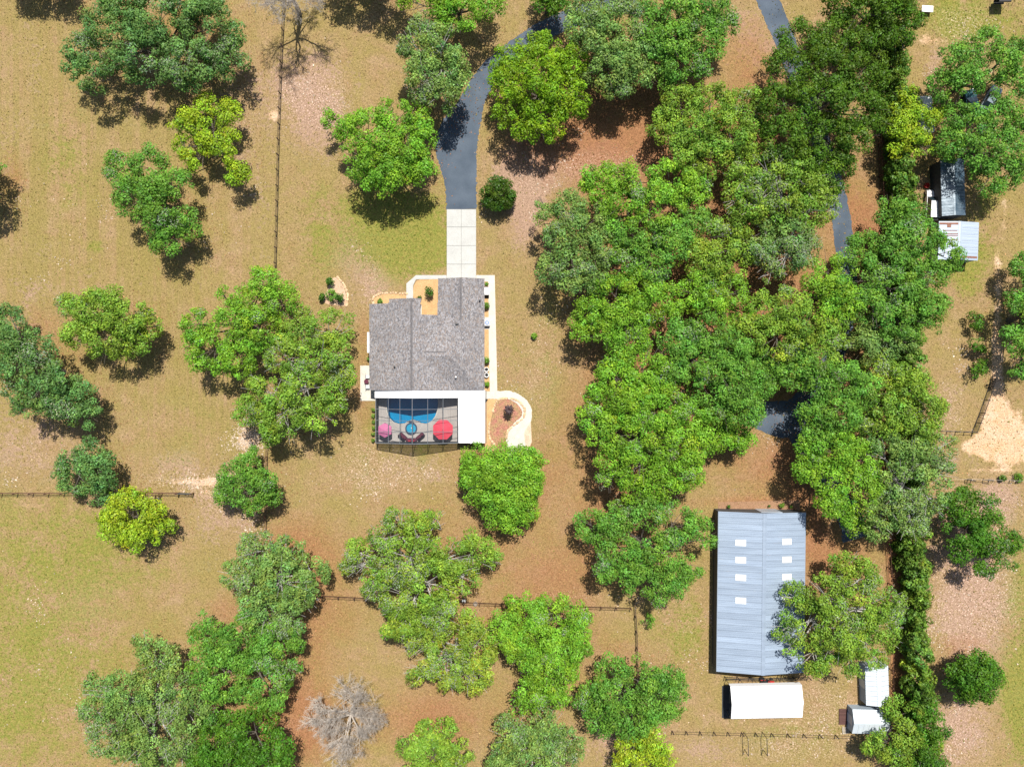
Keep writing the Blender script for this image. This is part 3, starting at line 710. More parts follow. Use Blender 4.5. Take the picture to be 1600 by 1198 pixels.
ST = MB().lathe((0, 0, 0), [(.10, 0), (.17, .03), (.16, .09), (.07, .13)], 7).build('edging_stone', M['stone'])
stone_me = ST.data
bpy.data.objects.remove(ST)
def stones(path, parent, n):
    c = catmull(path, 12)
    for k in range(n):
        p = c[int(k*(len(c)-1)/max(n-1, 1))]
        o = link_mesh('edging_stone', stone_me, parent, P(p[0]+rng.normal(0, .3), p[1]+rng.normal(0, .3), .012))
        o.rotation_euler.z = rng.uniform(0, 6.28); s = rng.uniform(.8, 1.3); o.scale = (s*1.2, s, s)
stones([(636,459),(612,457.5),(592,459.5),(583,467),(585,478)], b1, 22)
stones([(820,640),(818,652),(806,662),(794,672),(791,684)], b5, 20)
stones([(770,642),(778,625),(796,622),(812,628),(821,640)], b5, 24)
stones([(765,660),(764,680),(772,694)], b5, 12)
stones([(527,433),(538,446),(543,462),(542,477)], b6, 20)

# ------------------------------------------------------------------ house
def build_house():
    root = thing('house', 'single storey house with a mottled grey shingle roof and white rear eaves', 'house', P(667, 540))
    Z0 = 2.75; kz = 1-Z0/H
    def wp(px, py): return ((px-800)/10*kz, (599-py)/10*kz)
    p = .30
    def hgt(x, y):
        h = -9
        if 577 <= x <= 715 and 474 <= y: h = max(h, p*min(x-577, 715-x)/10)
        if 608 <= x <= 660 and 466 <= y: h = max(h, p*(38-abs(x-646))/10-.02)
        if 684 <= x <= 757 and y <= 530: h = max(h, p*min(x-684.5, 757-x)/10)
        if x >= 646 and y >= 470: h = max(h, min((610-y)*p/10, (y-470)*.19/10, (757-x)*p/10))
        return max(h, 0)
    def inside(x, y):
        if 577 <= x <= 757 and 493 <= y <= 609.5: return True
        if 577 <= x <= 659 and 475 <= y <= 494: return True
        if 608 <= x <= 659 and 467 <= y <= 476: return True
        if 684.5 <= x <= 757 and 435 <= y <= 494: return True
        return False
    st = 1.5
    xs = np.array(sorted(set(list(np.arange(577, 757.1, st))+[608, 659, 684.5, 646, 757])))
    ys = np.array(sorted(set(list(np.arange(435, 609.6, st))+[467, 475, 494, 493, 609.5])))
    idx = {}; mb = MB(); edges = {}
    def vid(i, j):
        if (i, j) not in idx:
            x, y = xs[i], ys[j]; X, Y = wp(x, y)
            idx[(i, j)] = len(mb.v); mb.v.append((X, Y, Z0+hgt(x, y)))
        return idx[(i, j)]
    for i in range(len(xs)-1):
        for j in range(len(ys)-1):
            if inside((xs[i]+xs[i+1])/2, (ys[j]+ys[j+1])/2):
                q = (vid(i, j+1), vid(i+1, j+1), vid(i+1, j), vid(i, j))
                mb.f.append(q)
                for a, b in zip(q, q[1:]+q[:1]):
                    edges[(a, b)] = edges.get((a, b), 0)+1
    fas = MB()
    for (a, b) in edges:
        if (b, a) not in edges:
            A, B = mb.v[a], mb.v[b]
            fas.quad((A[0], A[1], A[2]-.22), (B[0], B[1], B[2]-.22), B, A)
    roof = mb.build('roof', M['shingle'], root)
    fas.build('fascia', M['trim'], roof)
    capm = surf('ridge_cap', (.10, .095, .10), (.17, .16, .16), 3, .9)
    def cap(x0, y0, x1, y1):
        n = max(2, int(math.hypot(x1-x0, y1-y0)/6))
        c = MB()
        pts = []
        for k in range(n+1):
            x = x0+(x1-x0)*k/n; y = y0+(y1-y0)*k/n; X, Y = wp(x, y); pts.append((X, Y, Z0+hgt(x, y)+.03))
        d = Vector(pts[-1])-Vector(pts[0]); d.z = 0; d.normalize(); s = Vector((-d.y, d.x, 0))*.16
        for a, b in zip(pts[:-1], pts[1:]):
            a, b = Vector(a), Vector(b); e = Vector((0, 0, -.045))
            c.quad(a-s+e, b-s+e, b, a); c.quad(a, b, b+s+e, a+s+e)
        c.build('ridge_cap', capm, roof)
    cap(646, 468, 646, 608); cap(720.7, 436, 720.7, 500); cap(665, 551, 699, 551)
    
    def vent(px, py, r, h, m):
        X, Y = wp(px, py); z = Z0+hgt(px, py)
        MB().lathe((X, Y, z-.1), [(r, 0), (r, h+.1), (r*1.5, h+.11), (r*1.3, h+.2), (.02, h+.24)], 10).build('vent_pipe', m, roof)
    vent(619, 573, .09, .35, M['dark']); vent(713, 589, .10, .3, M['white']); vent(750, 470, .10, .3, M['dark'])
    X, Y = wp(715, 507); z = Z0+hgt(715, 507)
    MB().box((X, Y, z+.1), (.5, .25, .25), .1, .04).build('roof_vent', M['dark'], roof)
    # walls stand half a metre inside the eaves
    wl = MB()
    def wpoly(pts):
        q = [Vector((*wp(x, y), 0)) for x, y in pts]
        n = len(q)
        for k in range(n):
            a, b = q[k], q[(k+1) % n]
            wl.quad((a.x, a.y, 0), (b.x, b.y, 0), (b.x, b.y, Z0-.02), (a.x, a.y, Z0-.02))
    wpoly([(582, 605), (752, 605), (752, 440), (689.5, 440), (689.5, 498), (655, 498), (655, 480), (582, 480)])
    wl.build('wall', M['wall'], root)
    sf = MB()
    for x0, y0, x1, y1 in ((577.6, 493.4, 756.6, 608.8), (577.6, 475.6, 658.4, 493.2), (685, 435.6, 756.6, 493.2)):
        a, b = wp(x0, y0), wp(x1, y1)
        sf.quad((a[0], a[1], Z0-.2), (b[0], a[1], Z0-.2), (b[0], b[1], Z0-.2), (a[0], b[1], Z0-.2))
    sf.build('soffit', M['trim'], root)
    a, b = wp(697, 440), wp(745, 440)
    gd = MB().box(((a[0]+b[0])/2, a[1]+.03, 1.1), (b[0]-a[0], .08, 2.2)).build('garage_door', M['garage'], root)
    for k in range(4):
        MB().box(((a[0]+b[0])/2, a[1]+.08, .3+.55*k), (b[0]-a[0]-.1, .03, .46)).build('panel', M['white'], gd)
    a = wp(640, 480)
    d = MB().box((a[0], a[1]+.03, 1.05), (.95, .07, 2.1)).build('front_door', M['plum'], root)
    MB().box((a[0]+.36, a[1]+.1, 1.0), (.05, .08, .12)).build('handle', M['dark'], d)
    for px, py, ax in ((600, 480, 0), (752, 480, 1), (752, 540, 1), (752, 580, 1), (582, 510, 1), (582, 560, 1)):
        a = wp(px, py)
        sgn = 1 if px > 650 else -1
        if ax == 0:
            f = MB().box((a[0], a[1]+.03, 1.5), (1.4, .08, 1.2)).build('window', M['white'], root)
            MB().box((a[0], a[1]+.075, 1.5), (1.2, .03, 1.0)).build('pane', M['glass'], f)
        else:
            f = MB().box((a[0]+.03*sgn, a[1], 1.5), (.08, 1.4, 1.2)).build('window', M['white'], root)
            MB().box((a[0]+.075*sgn, a[1], 1.5), (.03, 1.2, 1.0)).build('pane', M['glass'], f)
    # narrow white awning on the left wall
    q0, q1 = P(574.2, 519, 2.4), P(577.5, 551, 2.4)
    MB().box(((q0.x+q1.x)/2+.25, (q0.y+q1.y)/2, 2.42), (.9, q0.y-q1.y, .07)).build('awning', M['white'], root)
    return root
house = build_house()

# ------------------------------------------------------------------ lanai: white roof, screened pool
def build_lanai():
    zr = 2.62
    t = thing('patio_roof', 'L-shaped white panel roof joining the house and the screened pool', 'patio roof', P(735, 650))
    def wq(x, y, z): return P(x, y, z)
    def plate(x0, y0, x1, y1, zn, zs, name):
        mb = MB()
        a, b, c, d = wq(x0, y1, zs), wq(x1, y1, zs), wq(x1, y0, zn), wq(x0, y0, zn)
        dn = Vector((0, 0, -.12))
        mb.quad(a, b, c, d); mb.quad(d+dn, c+dn, b+dn, a+dn)
        for u, v in ((a, b), (b, c), (c, d), (d, a)): mb.quad(u+dn, v+dn, v, u)
        mb.build(name, M['whitepanel'], t)
    # the strip carries on the house gable
    def gz(x): return max(2.45, 2.62+2.03*(1-abs(x-646.5)/(61 if x < 646.5 else 69.5)))
    kz = 1-2.6/H
    def gp(x, y, dz=0.0): return Vector(((x-800)/10*kz, (599-y)/10*kz, gz(x)+dz))
    for xa, xb in ((585.5, 606), (606.2, 626), (626.2, 646.4), (646.6, 669), (669.2, 692), (692.2, 716)):
        mb = MB(); dn = -.12
        a, b, c, d = gp(xa, 621.5), gp(xb, 621.5), gp(xb, 609.6), gp(xa, 609.6)
        a2, b2, c2, d2 = gp(xa, 621.5, dn), gp(xb, 621.5, dn), gp(xb, 609.6, dn), gp(xa, 609.6, dn)
        mb.quad(a, b, c, d); mb.quad(d2, c2, b2, a2)
        for u, v, u2, v2 in ((a, b, a2, b2), (b, c, b2, c2), (c, d, c2, d2), (d, a, d2, a2)): mb.quad(u2, v2, v, u)
        mb.build('eave_panel', M['whitepanel'], t)
    plate(716.3, 609.3, 758, 622, 2.66, 2.6, 'eave_panel')
    for k in range(3):
        x0 = 716.3+k*13.9
        plate(x0, 622.4, x0+13.8, 692, 2.6+.006*k, 2.42+.006*k, 'roof_panel')
    g0, g1 = P(758.8, 610, 2.5), P(758.8, 692, 2.4)
    MB().box((g0.x+.05, (g0.y+g1.y)/2, 2.5), (.13, g0.y-g1.y, .14)).build('gutter', M['dark'], t)
    for px, py in ((719, 689), (737, 690), (756, 689), (756, 650)):
        q = P(px, py, 0)
        MB().box((q.x, q.y, 1.22), (.16, .16, 2.44)).build('post', M['white'], t)
    q = P(737, 691)
    MB().box((q.x, q.y, .45), (3.6, .08, .9)).build('knee_wall', M['dark'], t)
    return t
build_lanai()

DZ = .10
def arc(cx, cy, r, a0, a1, n=10):
    return [(cx+r*math.cos(math.radians(a0+(a1-a0)*k/n)), cy+r*math.sin(math.radians(a0+(a1-a0)*k/n))) for k in range(n+1)]
pool_px = [(605,611),(684.5,611),(684.8,632)]+[(683.5,640),(680,650),(674,658),(666,661.5),(658,660.5),(651,657),(645,655.2),(639,657),(632,661),(624,662),(615,659),(608.5,652),(605.5,643),(604.6,632)]
def build_pool():
    t = thing('swimming_pool', 'blue kidney shaped swimming pool half in the shade of the white eaves', 'swimming pool', P(645, 640))
    pl = [Vector((*P(x, y)[:2], 0)) for x, y in pool_px]
    cen = sum(pl, Vector())/len(pl)
    cop = MB(); bas = MB(); n = len(pl)
    out = [cen+(p-cen)*1.045 for p in pl]
    for k in range(n):
        q = (k+1) % n
        a, b, c, d = pl[k], pl[q], out[q], out[k]
        cop.quad((a.x, a.y, DZ+.03), (b.x, b.y, DZ+.03), (c.x, c.y, DZ+.03), (d.x, d.y, DZ+.03))
        cop.quad((d.x, d.y, DZ+.03), (c.x, c.y, DZ+.03), (c.x, c.y, DZ-.04), (d.x, d.y, DZ-.04))
        cop.quad((a.x, a.y, DZ-.12), (b.x, b.y, DZ-.12), (b.x, b.y, DZ+.03), (a.x, a.y, DZ+.03))
    cop.build('coping', M['paleconc'], t)
    for k in range(n):
        q = (k+1) % n; a, b = pl[k], pl[q]
        bas.quad((a.x, a.y, -1.3), (b.x, b.y, -1.3), (b.x, b.y, DZ-.12), (a.x, a.y, DZ-.12))
    bas.poly([(p.x, p.y, -1.3) for p in reversed(pl)])
    bas.build('basin', M['basin'], t)
    wt = MB(); inner = [cen+(p-cen)*.999 for p in pl]
    wt.poly([(p.x, p.y, DZ-.06) for p in inner][::-1])
    o = wt.build('pool_water', M['water'], t)
    # round raised spa
    s = thing('spa', 'small round raised spa with dark rim touching the pool', 'spa', P(643, 669))
    c = P(643, 669)
    r1, r0 = .92, .74
    MB().lathe((c.x, c.y, 0), [(r1, 0.05), (r1, .42), (r0, .42), (r0, .12), (.02, .12)], 28).build('rim', M['tile'], s)
    MB().lathe((c.x, c.y, .14), [(r0-.005, 0), (r0-.005, .2)], 28).build('spa_water', M['basin'], s)
    MB().lathe((c.x+.06, c.y+.05, .33), [(.12, 0), (.10, .05), (.03, .09)], 9).build('bubbling_foam', M['foam'], s)
    q = P(643, 658.5)
    MB().box((q.x, q.y-.05, .3), (.55, .3, .34), 0, .05).box((q.x, q.y+.14, .42), (.75, .12, .12), 0, .03).build('spillway', M['tile'], s)
    # deck with holes cut for pool
    ox = [Vector((*P(x, y)[:2], 0)) for x, y in ((589, 606), (757, 606), (757, 690.5), (589, 690.5))]
    hole = [p.copy() for p in out]
    tri = tessellate_polygon([ox, hole]); pts = ox+hole
    mb = MB(); mb.v = [(p.x, p.y, DZ) for p in pts]
    for tr in tri:
        a, b, cc = [pts[i] for i in tr]
        mb.f.append(tuple(tr) if (b-a).cross(cc-a).z > 0 else tuple(reversed(tr)))
    for k in range(4):
        a, b = ox[k], ox[(k+1) % 4]
        mb.quad((a.x, a.y, -.02), (b.x, b.y, -.02), (b.x, b.y, DZ), (a.x, a.y, DZ))
    dk = struct(mb, 'pool_deck', M['deck'])
    jt = MB()
    for x in (596, 693, 704):
        a, b = P(x, 622), P(x, 689)
        if x == 596 or x > 690: jt.box(((a.x+b.x)/2, (a.y+b.y)/2, DZ), (.03, a.y-b.y, .008))
    a = P(590, 676); b = P(716, 676)
    jt.box(((a.x+b.x)/2, a.y, DZ), (b.x-a.x, .03, .006))
    jt.build('joint', M['joint'], dk)
build_pool()

def build_cage():
    t = thing('pool_screen_enclosure', 'dark framed screen enclosure over the blue pool', 'screen enclosure', P(651, 656))
    X = [587, 608, 627, 647, 670, 693, 716]
    Y = [621.8, 639, 656.5, 674, 692]
    ze, zr = 2.45, 4.5
    def zz(x): return ze+(zr-ze)*(1-abs(x-647)/(60 if x < 647 else 69))
    def pt(x, y, dz=0.0):
        z = zz(x); k = 1-ze/H
        return Vector(((x-800)/10*k, (599-y)/10*k, z+dz))
    # roof panels of insect screen
    for i in range(len(X)-1):
        for j in range(len(Y)-1):
            MB().quad(pt(X[i], Y[j+1]), pt(X[i+1], Y[j+1]), pt(X[i+1], Y[j]), pt(X[i], Y[j])).build('screen_panel', M['screen'], t)
    def beam(a, b, r=.045):
        MB().tube([a, b], r, 4).build('beam', M['bronze'], t)
    for i, x in enumerate(X):
        beam(pt(x, Y[0], .03), pt(x, Y[-1], .03), .055 if x in (587, 647, 716) else .04)
    for y in Y:
        for i in range(len(X)-1):
            beam(pt(X[i], y, .03), pt(X[i+1], y, .03), .04 if y not in (Y[0], Y[-1]) else .055)
    # lower wall towards the yard and left wall
    def wallp(a, b):
        a0, b0 = Vector((a.x, a.y, DZ)), Vector((b.x, b.y, DZ))
        MB().quad(a0, b0, b, a).build('wall_screen', M['wallscreen'], t)
        MB().tube([a0, a], .05, 4).build('post', M['dark'], t)
        for z in (.12, .95, 1.75):
            MB().tube([(a.x, a.y, z), (b.x, b.y, z)], .035, 4).build('rail', M['dark'], t)
    for i in range(len(X)-1): wallp(pt(X[i], Y[-1]), pt(X[i+1], Y[-1]))
    for j in range(len(Y)-1): wallp(pt(X[0], Y[j]), pt(X[0], Y[j+1]))
    q = pt(X[-1], Y[-1]); MB().tube([(q.x, q.y, DZ), tuple(q)], .05, 4).build('post', M['dark'], t)
build_cage()

def umbrella(px, py, r, n, z, m, label, rot, open_h=.55):
    c = P(px, py, z); c.z = 0
    t = thing('patio_umbrella', label, 'umbrella', (c.x, c.y, DZ), 'umbrellas on the pool deck')
    cp = MB()
    top = Vector((c.x, c.y, z+open_h*.75))
    ring = [Vector((c.x+r*math.cos(rot+2*math.pi*k/n), c.y+r*math.sin(rot+2*math.pi*k/n), z-.05)) for k in range(n)]
    midr = [Vector((c.x+r*.5*math.cos(rot+2*math.pi*k/n), c.y+r*.5*math.sin(rot+2*math.pi*k/n), z+open_h*.40)) for k in range(n)]
    for k in range(n):
        q = (k+1) % n
        cp.poly([midr[k], midr[q], top]); cp.quad(ring[k], ring[q], midr[q], midr[k])
        cp.quad(ring[q], ring[k], ring[k]-Vector((0, 0, .14)), ring[q]-Vector((0, 0, .14)))
    can = cp.build('canopy', m, t)
    for k in range(n):
        MB().tube([ring[k]-Vector((0, 0, .03)), midr[k]-Vector((0, 0, .03)), top-Vector((0, 0, .04))], .015, 3).build('rib', M['dark'], can)
    MB().tube([(c.x, c.y, DZ), (c.x, c.y, z+open_h*.8)], .03, 6).build('pole', M['dark'], t)
    MB().lathe((c.x, c.y, DZ), [(.3, 0), (.3, .06), (.06, .12)], 12).build('base', M['dark'], t)
umbrella(692, 671, 1.62, 8, 2.25, M['red'], 'large coral red eight-sided umbrella on the right of the pool deck', .39)
umbrella(601.3, 672, 1.15, 6, 2.1, M['pink'], 'smaller pink six-sided umbrella in the left corner of the pool deck', .52)

def lounge():
    t = thing('outdoor_sofa', 'maroon curved outdoor sofa in three pieces facing the round spa', 'sofa', (*P(643, 685)[:2], DZ))
    for px, py, ln, rot in ((630, 681, 1.35, -.72), (643.5, 687, 1.75, 0), (657, 681, 1.35, .72)):
        c = P(px, py)
        d = Vector((math.sin(rot), -math.cos(rot), 0))
        MB().box((c.x, c.y, DZ+.2), (ln, .62, .34), rot, .04).build('frame', M['plum'], t)
        MB().box((c.x-d.x*.03, c.y-d.y*.03, DZ+.43), (ln-.1, .5, .14), rot, .05).build('cushion', M['maroon'], t)
        MB().box((c.x+d.x*.34, c.y+d.y*.34, DZ+.4), (ln, .12, .75), rot, .04).build('backrest', M['plum'], t)
        for s in (-1, 1):
            MB().box((c.x+s*.3*math.cos(rot)+d.x*.12, c.y+s*.3*math.sin(rot)+d.y*.12, DZ+.56), (.36, .16, .34), rot, .05).build('pillow', M['red'] if px == 643.5 else M['maroon'], t)
lounge()
c = P(643.5, 690.5)
q0, q1 = P(630, 689.2), P(658, 689.2)

# ------------------------------------------------------------------ barn
BROT = -.012
def gable(root, cx, cy, L, W, z0, rise, axis, mroof, panels, rib=.03, over=.0, roofname='roof_panel', rot=0.0, nsec=3):
    """ribbed sheets on both slopes of a gable; the ridge runs along axis ('x' or 'y')"""
    ca, sa = math.cos(rot), math.sin(rot)
    def T(u, v, z):   # u along the ridge, v across
        x, y = (v, u) if axis == 'y' else (u, v)
        return (cx+x*ca-y*sa, cy+x*sa+y*ca, z)
    pw = L/panels
    for side in (-1, 1):
        base_me = None
        for k in range(panels):
            u0 = -L/2+k*pw+.012; u1 = u0+pw-.024
            us = []; zs = []
            m = nsec
            for q in range(m):
                a = u0+(u1-u0)*q/m; w_ = (u1-u0)/m
                us += [a, a+w_*.32, a+w_*.42, a+w_*.58, a+w_*.68]; zs += [0, 0, rib, rib, 0]
            us.append(u1); zs.append(0)
            mb = MB(); dz = .004*(k % 2)
            for u, zz in zip(us, zs):
                mb.v.append(T(u, 0.0+side*.02, z0+rise+zz+dz)); mb.v.append(T(u, side*W/2, z0+zz+dz))
            for i in range(len(us)-1):
                f = (2*i, 2*i+1, 2*i+3, 2*i+2)
                a, b, c_ = [Vector(mb.v[j]) for j in f[:3]]
                mb.f.append(f if (b-a).cross(c_-a).z > 0 else f[::-1])
            mb.build(roofname, mroof, root)
    cap = MB()
    s = .28
    dz = rise*s/(W/2)
    for side in (-1, 1):
        q = [T(-L/2, 0, z0+rise+rib+.03), T(L/2, 0, z0+rise+rib+.03), T(L/2, side*s, z0+rise+rib+.03-dz), T(-L/2, side*s, z0+rise+rib+.03-dz)]
        a, b, c_ = [Vector(j) for j in q[:3]]
        cap.quad(*(q if (b-a).cross(c_-a).z > 0 else q[::-1]))
    cap.build('ridge_cap', mroof, root)
    return T

def walls(root, T, L, W, z0, rise, m, inset=.15, ends=True, sides=(-1, 1)):
    wl = MB()
    l, w2 = L/2-inset, W/2-inset
    zt = z0-.06+rise*inset/(W/2)
    for s in sides:
        wl.quad(T(-l, s*w2, 0), T(l, s*w2, 0), T(l, s*w2, zt), T(-l, s*w2, zt))
    if ends:
        for s in (-1, 1):
            wl.poly([T(s*l, -w2, 0), T(s*l, w2, 0), T(s*l, w2, zt), T(s*l, 0, z0+rise-.08), T(s*l, -w2, zt)])
    return wl.build('wall', m, root)

def build_barn():
    z0, rise = 3.0, 1.2
    c = P(1189.3, 924.5, z0)
    root = thing('barn', 'long blue-grey ribbed metal barn with white skylights in its roof', 'barn', (c.x, c.y, 0))
    L = 24.35; W = 13.2
    T = gable(root, c.x, c.y, L, W, z0, rise, 'y', M['metal'], 27, .035, rot=BROT)
    walls(root, T, L, W, z0, rise, M['barnwall'], .12)
    def lit(px, py, side):
        # skylight sheet lying on the slope, found from the pixel it shows at
        z = z0+rise*.5
        p = P(px, py, z+.35 if abs(px-1189) < 40 else z)
        d = Vector((p.x-c.x, p.y-c.y)); ca, sa = math.cos(-BROT), math.sin(-BROT)
        v, u = d.x*ca-d.y*sa, d.x*sa+d.y*ca
        lw, ll = .75, .46
        vs = [v-lw, v+lw]; us = [u-ll, u+ll]
        mb = MB(); h = lambda vv: z0+rise*(1-abs(vv)/(W/2))+.055
        q = [T(us[0], vs[0], h(vs[0])), T(us[0], vs[1], h(vs[1])), T(us[1], vs[1], h(vs[1])), T(us[1], vs[0], h(vs[0]))]
        A, B, D = [Vector(k) for k in q[:3]]
        if (B-A).cross(D-A).z < 0: q = q[::-1]
        mb.quad(*q)
        lo = [tuple(Vector(k)-Vector((0, 0, .05))) for k in q]
        for k in range(4): mb.quad(lo[k], lo[(k+1) % 4], q[(k+1) % 4], q[k])
        mb.build('skylight', M['skylight'], root)
    for py in (848.5, 875.5, 903, 939): lit(1158.5, py, -1)
    for py in (846, 874, 901, 937): lit(1229.5, py, 1)
    for s, px in ((-1, 1), (1, 1)):
        tr = MB()
        tr.tube([T(-L/2, s*(W/2+.02), z0-.02), T(L/2, s*(W/2+.02), z0-.02)], .06, 4)
        tr.build('eave_trim', M['metal2'], root)
    a = T(L/2-.1, 1.5, 1.4)
    MB().box((a[0], a[1], 1.5), (3.2, .1, 3.0)).build('barn_door', M['metal2'], root)
build_barn()

# ------------------------------------------------------------------ white carport, sheds
def build_carport():
    z0, rise = 2.7, .55
    c = P(1197.5, 1096, z0)
    L, W = 10.9, 4.95
    root = thing('carport', 'bright white gabled carport with an open left end, below the barn', 'carport', (c.x, c.y, 0))
    T = gable(root, c.x, c.y, L, W, z0, rise, 'x', M['whitepanel'], 10, .012, rot=.02, nsec=2)
    sp = MB()
    for s in (-1, 1):
        sp.quad(T(-L/2, s*W/2, z0), T(L/2, s*W/2, z0), T(L/2, s*(W/2+.05), z0-.9), T(-L/2, s*(W/2+.05), z0-.9))
    sp.build('side_sheet', M['white'], root)
    for k in range(6):
        u = -L/2+.1+k*(L-.2)/5
        for s in (-1, 1):
            MB().tube([T(u, s*(W/2-.06), 0), T(u, s*(W/2-.06), z0-.05)], .05, 4).build('leg', M['dark'], root)
        MB().tube([T(u, -(W/2-.06), z0-.1), T(u, 0, z0+rise-.1), T(u, W/2-.06, z0-.1)], .04, 4).build('rafter', M['dark'], root)
    for s in (-1, 1):
        MB().tube([T(-L/2+.1, s*(W/2-.06), .06), T(L/2-.1, s*(W/2-.06), .06)], .05, 4).build('base_rail', M['dark'], root)
    a, b = P(1128, 1071), P(1248, 1118)
    struct(MB().slab([(a.x, a.y), (b.x-1.2, a.y+.1), (b.x-1.2, b.y-.3), (a.x, b.y-.3)], -.03, .03), 'carport_floor', surf('shade_toned_gravel', (.045, .05, .055), (.035, .038, .04), 1.4, .9, fine=.2))  # gravel coloured near black, painting in the shade under the carport roof
build_carport()

def shed(px, py, L, W, z0, rise, axis, rot, label, panels, group):
    c = P(px, py, z0)
    root = thing('metal_shed', label, 'shed', (c.x, c.y, 0), group)
    T = gable(root, c.x, c.y, L, W, z0, rise, axis, M['shedroof'], panels, .02, rot=rot, nsec=2)
    walls(root, T, L, W, z0, rise, M['shedwall'], .05)
    d = T(-L/2+.03, 0, 0)
    if axis == 'x':
        MB().box((d[0], d[1], .95), (.06, 1.3, 1.8), rot).build('door', M['shedroof'], root)
    else:
        d = T(0, -W/2+.03, 0)
        MB().box((d[0], d[1], .95), (.06, 1.3, 1.8), rot).build('door', M['shedroof'], root)
    return root
shed(1370.5, 1070.5, 6.0, 3.55, 2.1, .55, 'y', .03, 'narrow white metal shed standing upright beside the barn tree', 8, 'white metal sheds below the barn')
shed(1360, 1127, 5.6, 3.7, 1.8, .6, 'x', -.02, 'white metal shed with a blue-grey end wall facing the brown ramp', 7, 'white metal sheds below the barn')

def rampdeck():
    q0, q1 = P(1310.5, 1106), P(1329, 1131)
    c = (q0+q1)/2
    root = thing('wooden_ramp', 'flat brown wooden ramp in front of the lower white shed', 'ramp', (c.x, c.y, 0))
    n = 9
    wdt = (q0.y-q1.y)/n
    for k in range(n):
        MB().box((c.x, q1.y+wdt*(k+.5), .14+.004*(k % 2)), (q1.x-q0.x, wdt-.03, .05)).build('board', M['ramp'], root)
    for s in (-.7, 0, .7):
        MB().box((c.x+s, c.y, .055), (.1, q0.y-q1.y-.1, .11)).build('joist', M['ramp'], root)
rampdeck()
def pallet(px, py, rot, label):
    c = P(px, py)
    root = thing('wooden_pallet', label, 'pallet', (c.x, c.y, 0))
    ca, sa = math.cos(rot), math.sin(rot)
    for k in range(6):
        u = -.45+.18*k
        MB().box((c.x-u*sa, c.y+u*ca, .13), (1.1, .11, .025), rot).build('slat', M['palewood'], root)
    for s in (-.45, 0, .45):
        MB().box((c.x+s*ca, c.y+s*sa, .06), (.09, 1.0, .11), rot).build('bearer', M['palewood'], root)
pallet(1321, 1140, .1, 'pale wooden pallet lying below the brown ramp')

# ------------------------------------------------------------------ neighbour's buildings and things
def neighbour():
    z0 = 2.9
    c = P(1489, 293, z0)
    root = thing('mobile_home', 'dark teal glossy metal roof of a mobile home half under trees', 'mobile home', (c.x, c.y, 0))
    T = gable(root, c.x, c.y, 8.6, 3.6, z0, .45, 'y', M['teal'], 9, .02, rot=.03, nsec=2)
    walls(root, T, 8.6, 3.6, z0, .45, M['barnwall'], .1)
    z0 = 2.6
    c = P(1497.5, 376.5, z0)
    root = thing('rusty_shed', 'pale sheet metal shed with rust-streaked roof beside the dirt track', 'shed', (c.x, c.y, 0))
    T = gable(root, c.x, c.y, 5.85, 6.1, z0, .35, 'y', M['metal2'], 6, .02, rot=-.03, nsec=2)
    walls(root, T, 5.85, 6.1, z0, .35, M['shedwall'], .12)
    for u, v0, v1, w_ in ((2.55, -3.0, -.15, .16), (2.2, -1.9, -1.3, .22), (1.5, -2.5, -.4, .06), (1.0, -2.3, -.3, .07), (.75, -2.0, -.3, .07), (-2.45, .3, 2.9, .14), (.1, -1.8, -.3, .05)):
        h = lambda v: z0+.35*(1-abs(v)/3.05)+.035
        q = [T(u-w_, v0, h(v0)), T(u-w_, v1, h(v1)), T(u+w_, v1, h(v1)), T(u+w_, v0, h(v0))]
        A, B, D = [Vector(k) for k in q[:3]]
        if (B-A).cross(D-A).z < 0: q = q[::-1]
        MB().quad(*q).build('rust_streak', M['rust'], root)
neighbour()

def car(name, px, py, rot, L, W, mp, label, cat, van=False, group=None):
    c = P(px, py)
    root = thing(name, label, cat, (c.x, c.y, 0), group)
    ca, sa = math.cos(rot), math.sin(rot)
    def T(u, v, z): return (c.x+u*ca-v*sa, c.y+u*sa+v*ca, z)
    prof = [(-L/2, .35), (-L/2, .8), (-L/2+.15, .95), (L/2-1.5, 1.0), (L/2-.25, .88), (L/2, .65), (L/2, .35)]
    def extr(pr, w0, w1f, name, m, par):
        mb = MB(); n = len(pr)
        for s in (-1, 1):
            for (u, z) in pr: mb.v.append(T(u, s*(w0 if z < 1.05 else w1f), z))
        mb.f.append(tuple(range(n))); mb.f.append(tuple(range(2*n-1, n-1, -1)))
        for k in range(n):
            q = (k+1) % n; mb.f.append((k, n+k, n+q, q))
        return mb.build(name, m, par)
    extr(prof, W/2, W/2, 'body', mp, root)
    if van: cab = [(-L/2+.05, .96), (-L/2+.1, 1.75), (L/2-1.9, 1.8), (L/2-1.1, .99)]
    else: cab = [(-L/2+.6, .97), (-L/2+1.2, 1.42), (L/2-2.1, 1.45), (L/2-1.3, .99)]
    cabo = extr(cab, W/2-.06, W/2-.22, 'cabin', M['glass'], root)
    u0, u1, zt = cab[1][0]+.03, cab[2][0]-.03, cab[2][1]
    MB().box(T((u0+u1)/2, 0, zt+.015), (u1-u0, W-.42, .05), rot, .02).build('cabin_roof', mp, root)
    for u in (-L/2+.85, L/2-.85):
        for s in (-1, 1):
            a, b = T(u, s*(W/2-.2), .32), T(u, s*(W/2+.02), .32)
            wheel = MB().tube([a, b], .32, 12).build('wheel', M['rubber'], root)
    for s in (-1, 1):
        MB().box(T(L/2-.02, s*(W/2-.3), .72), (.08, .3, .14), rot).build('headlight', M['skylight'], root)
    return root
car('parked_van', 1452, 322, 1.52, 4.6, 1.9, M['white'], 'white van half hidden by the hedge next to the mobile home', 'van', True)
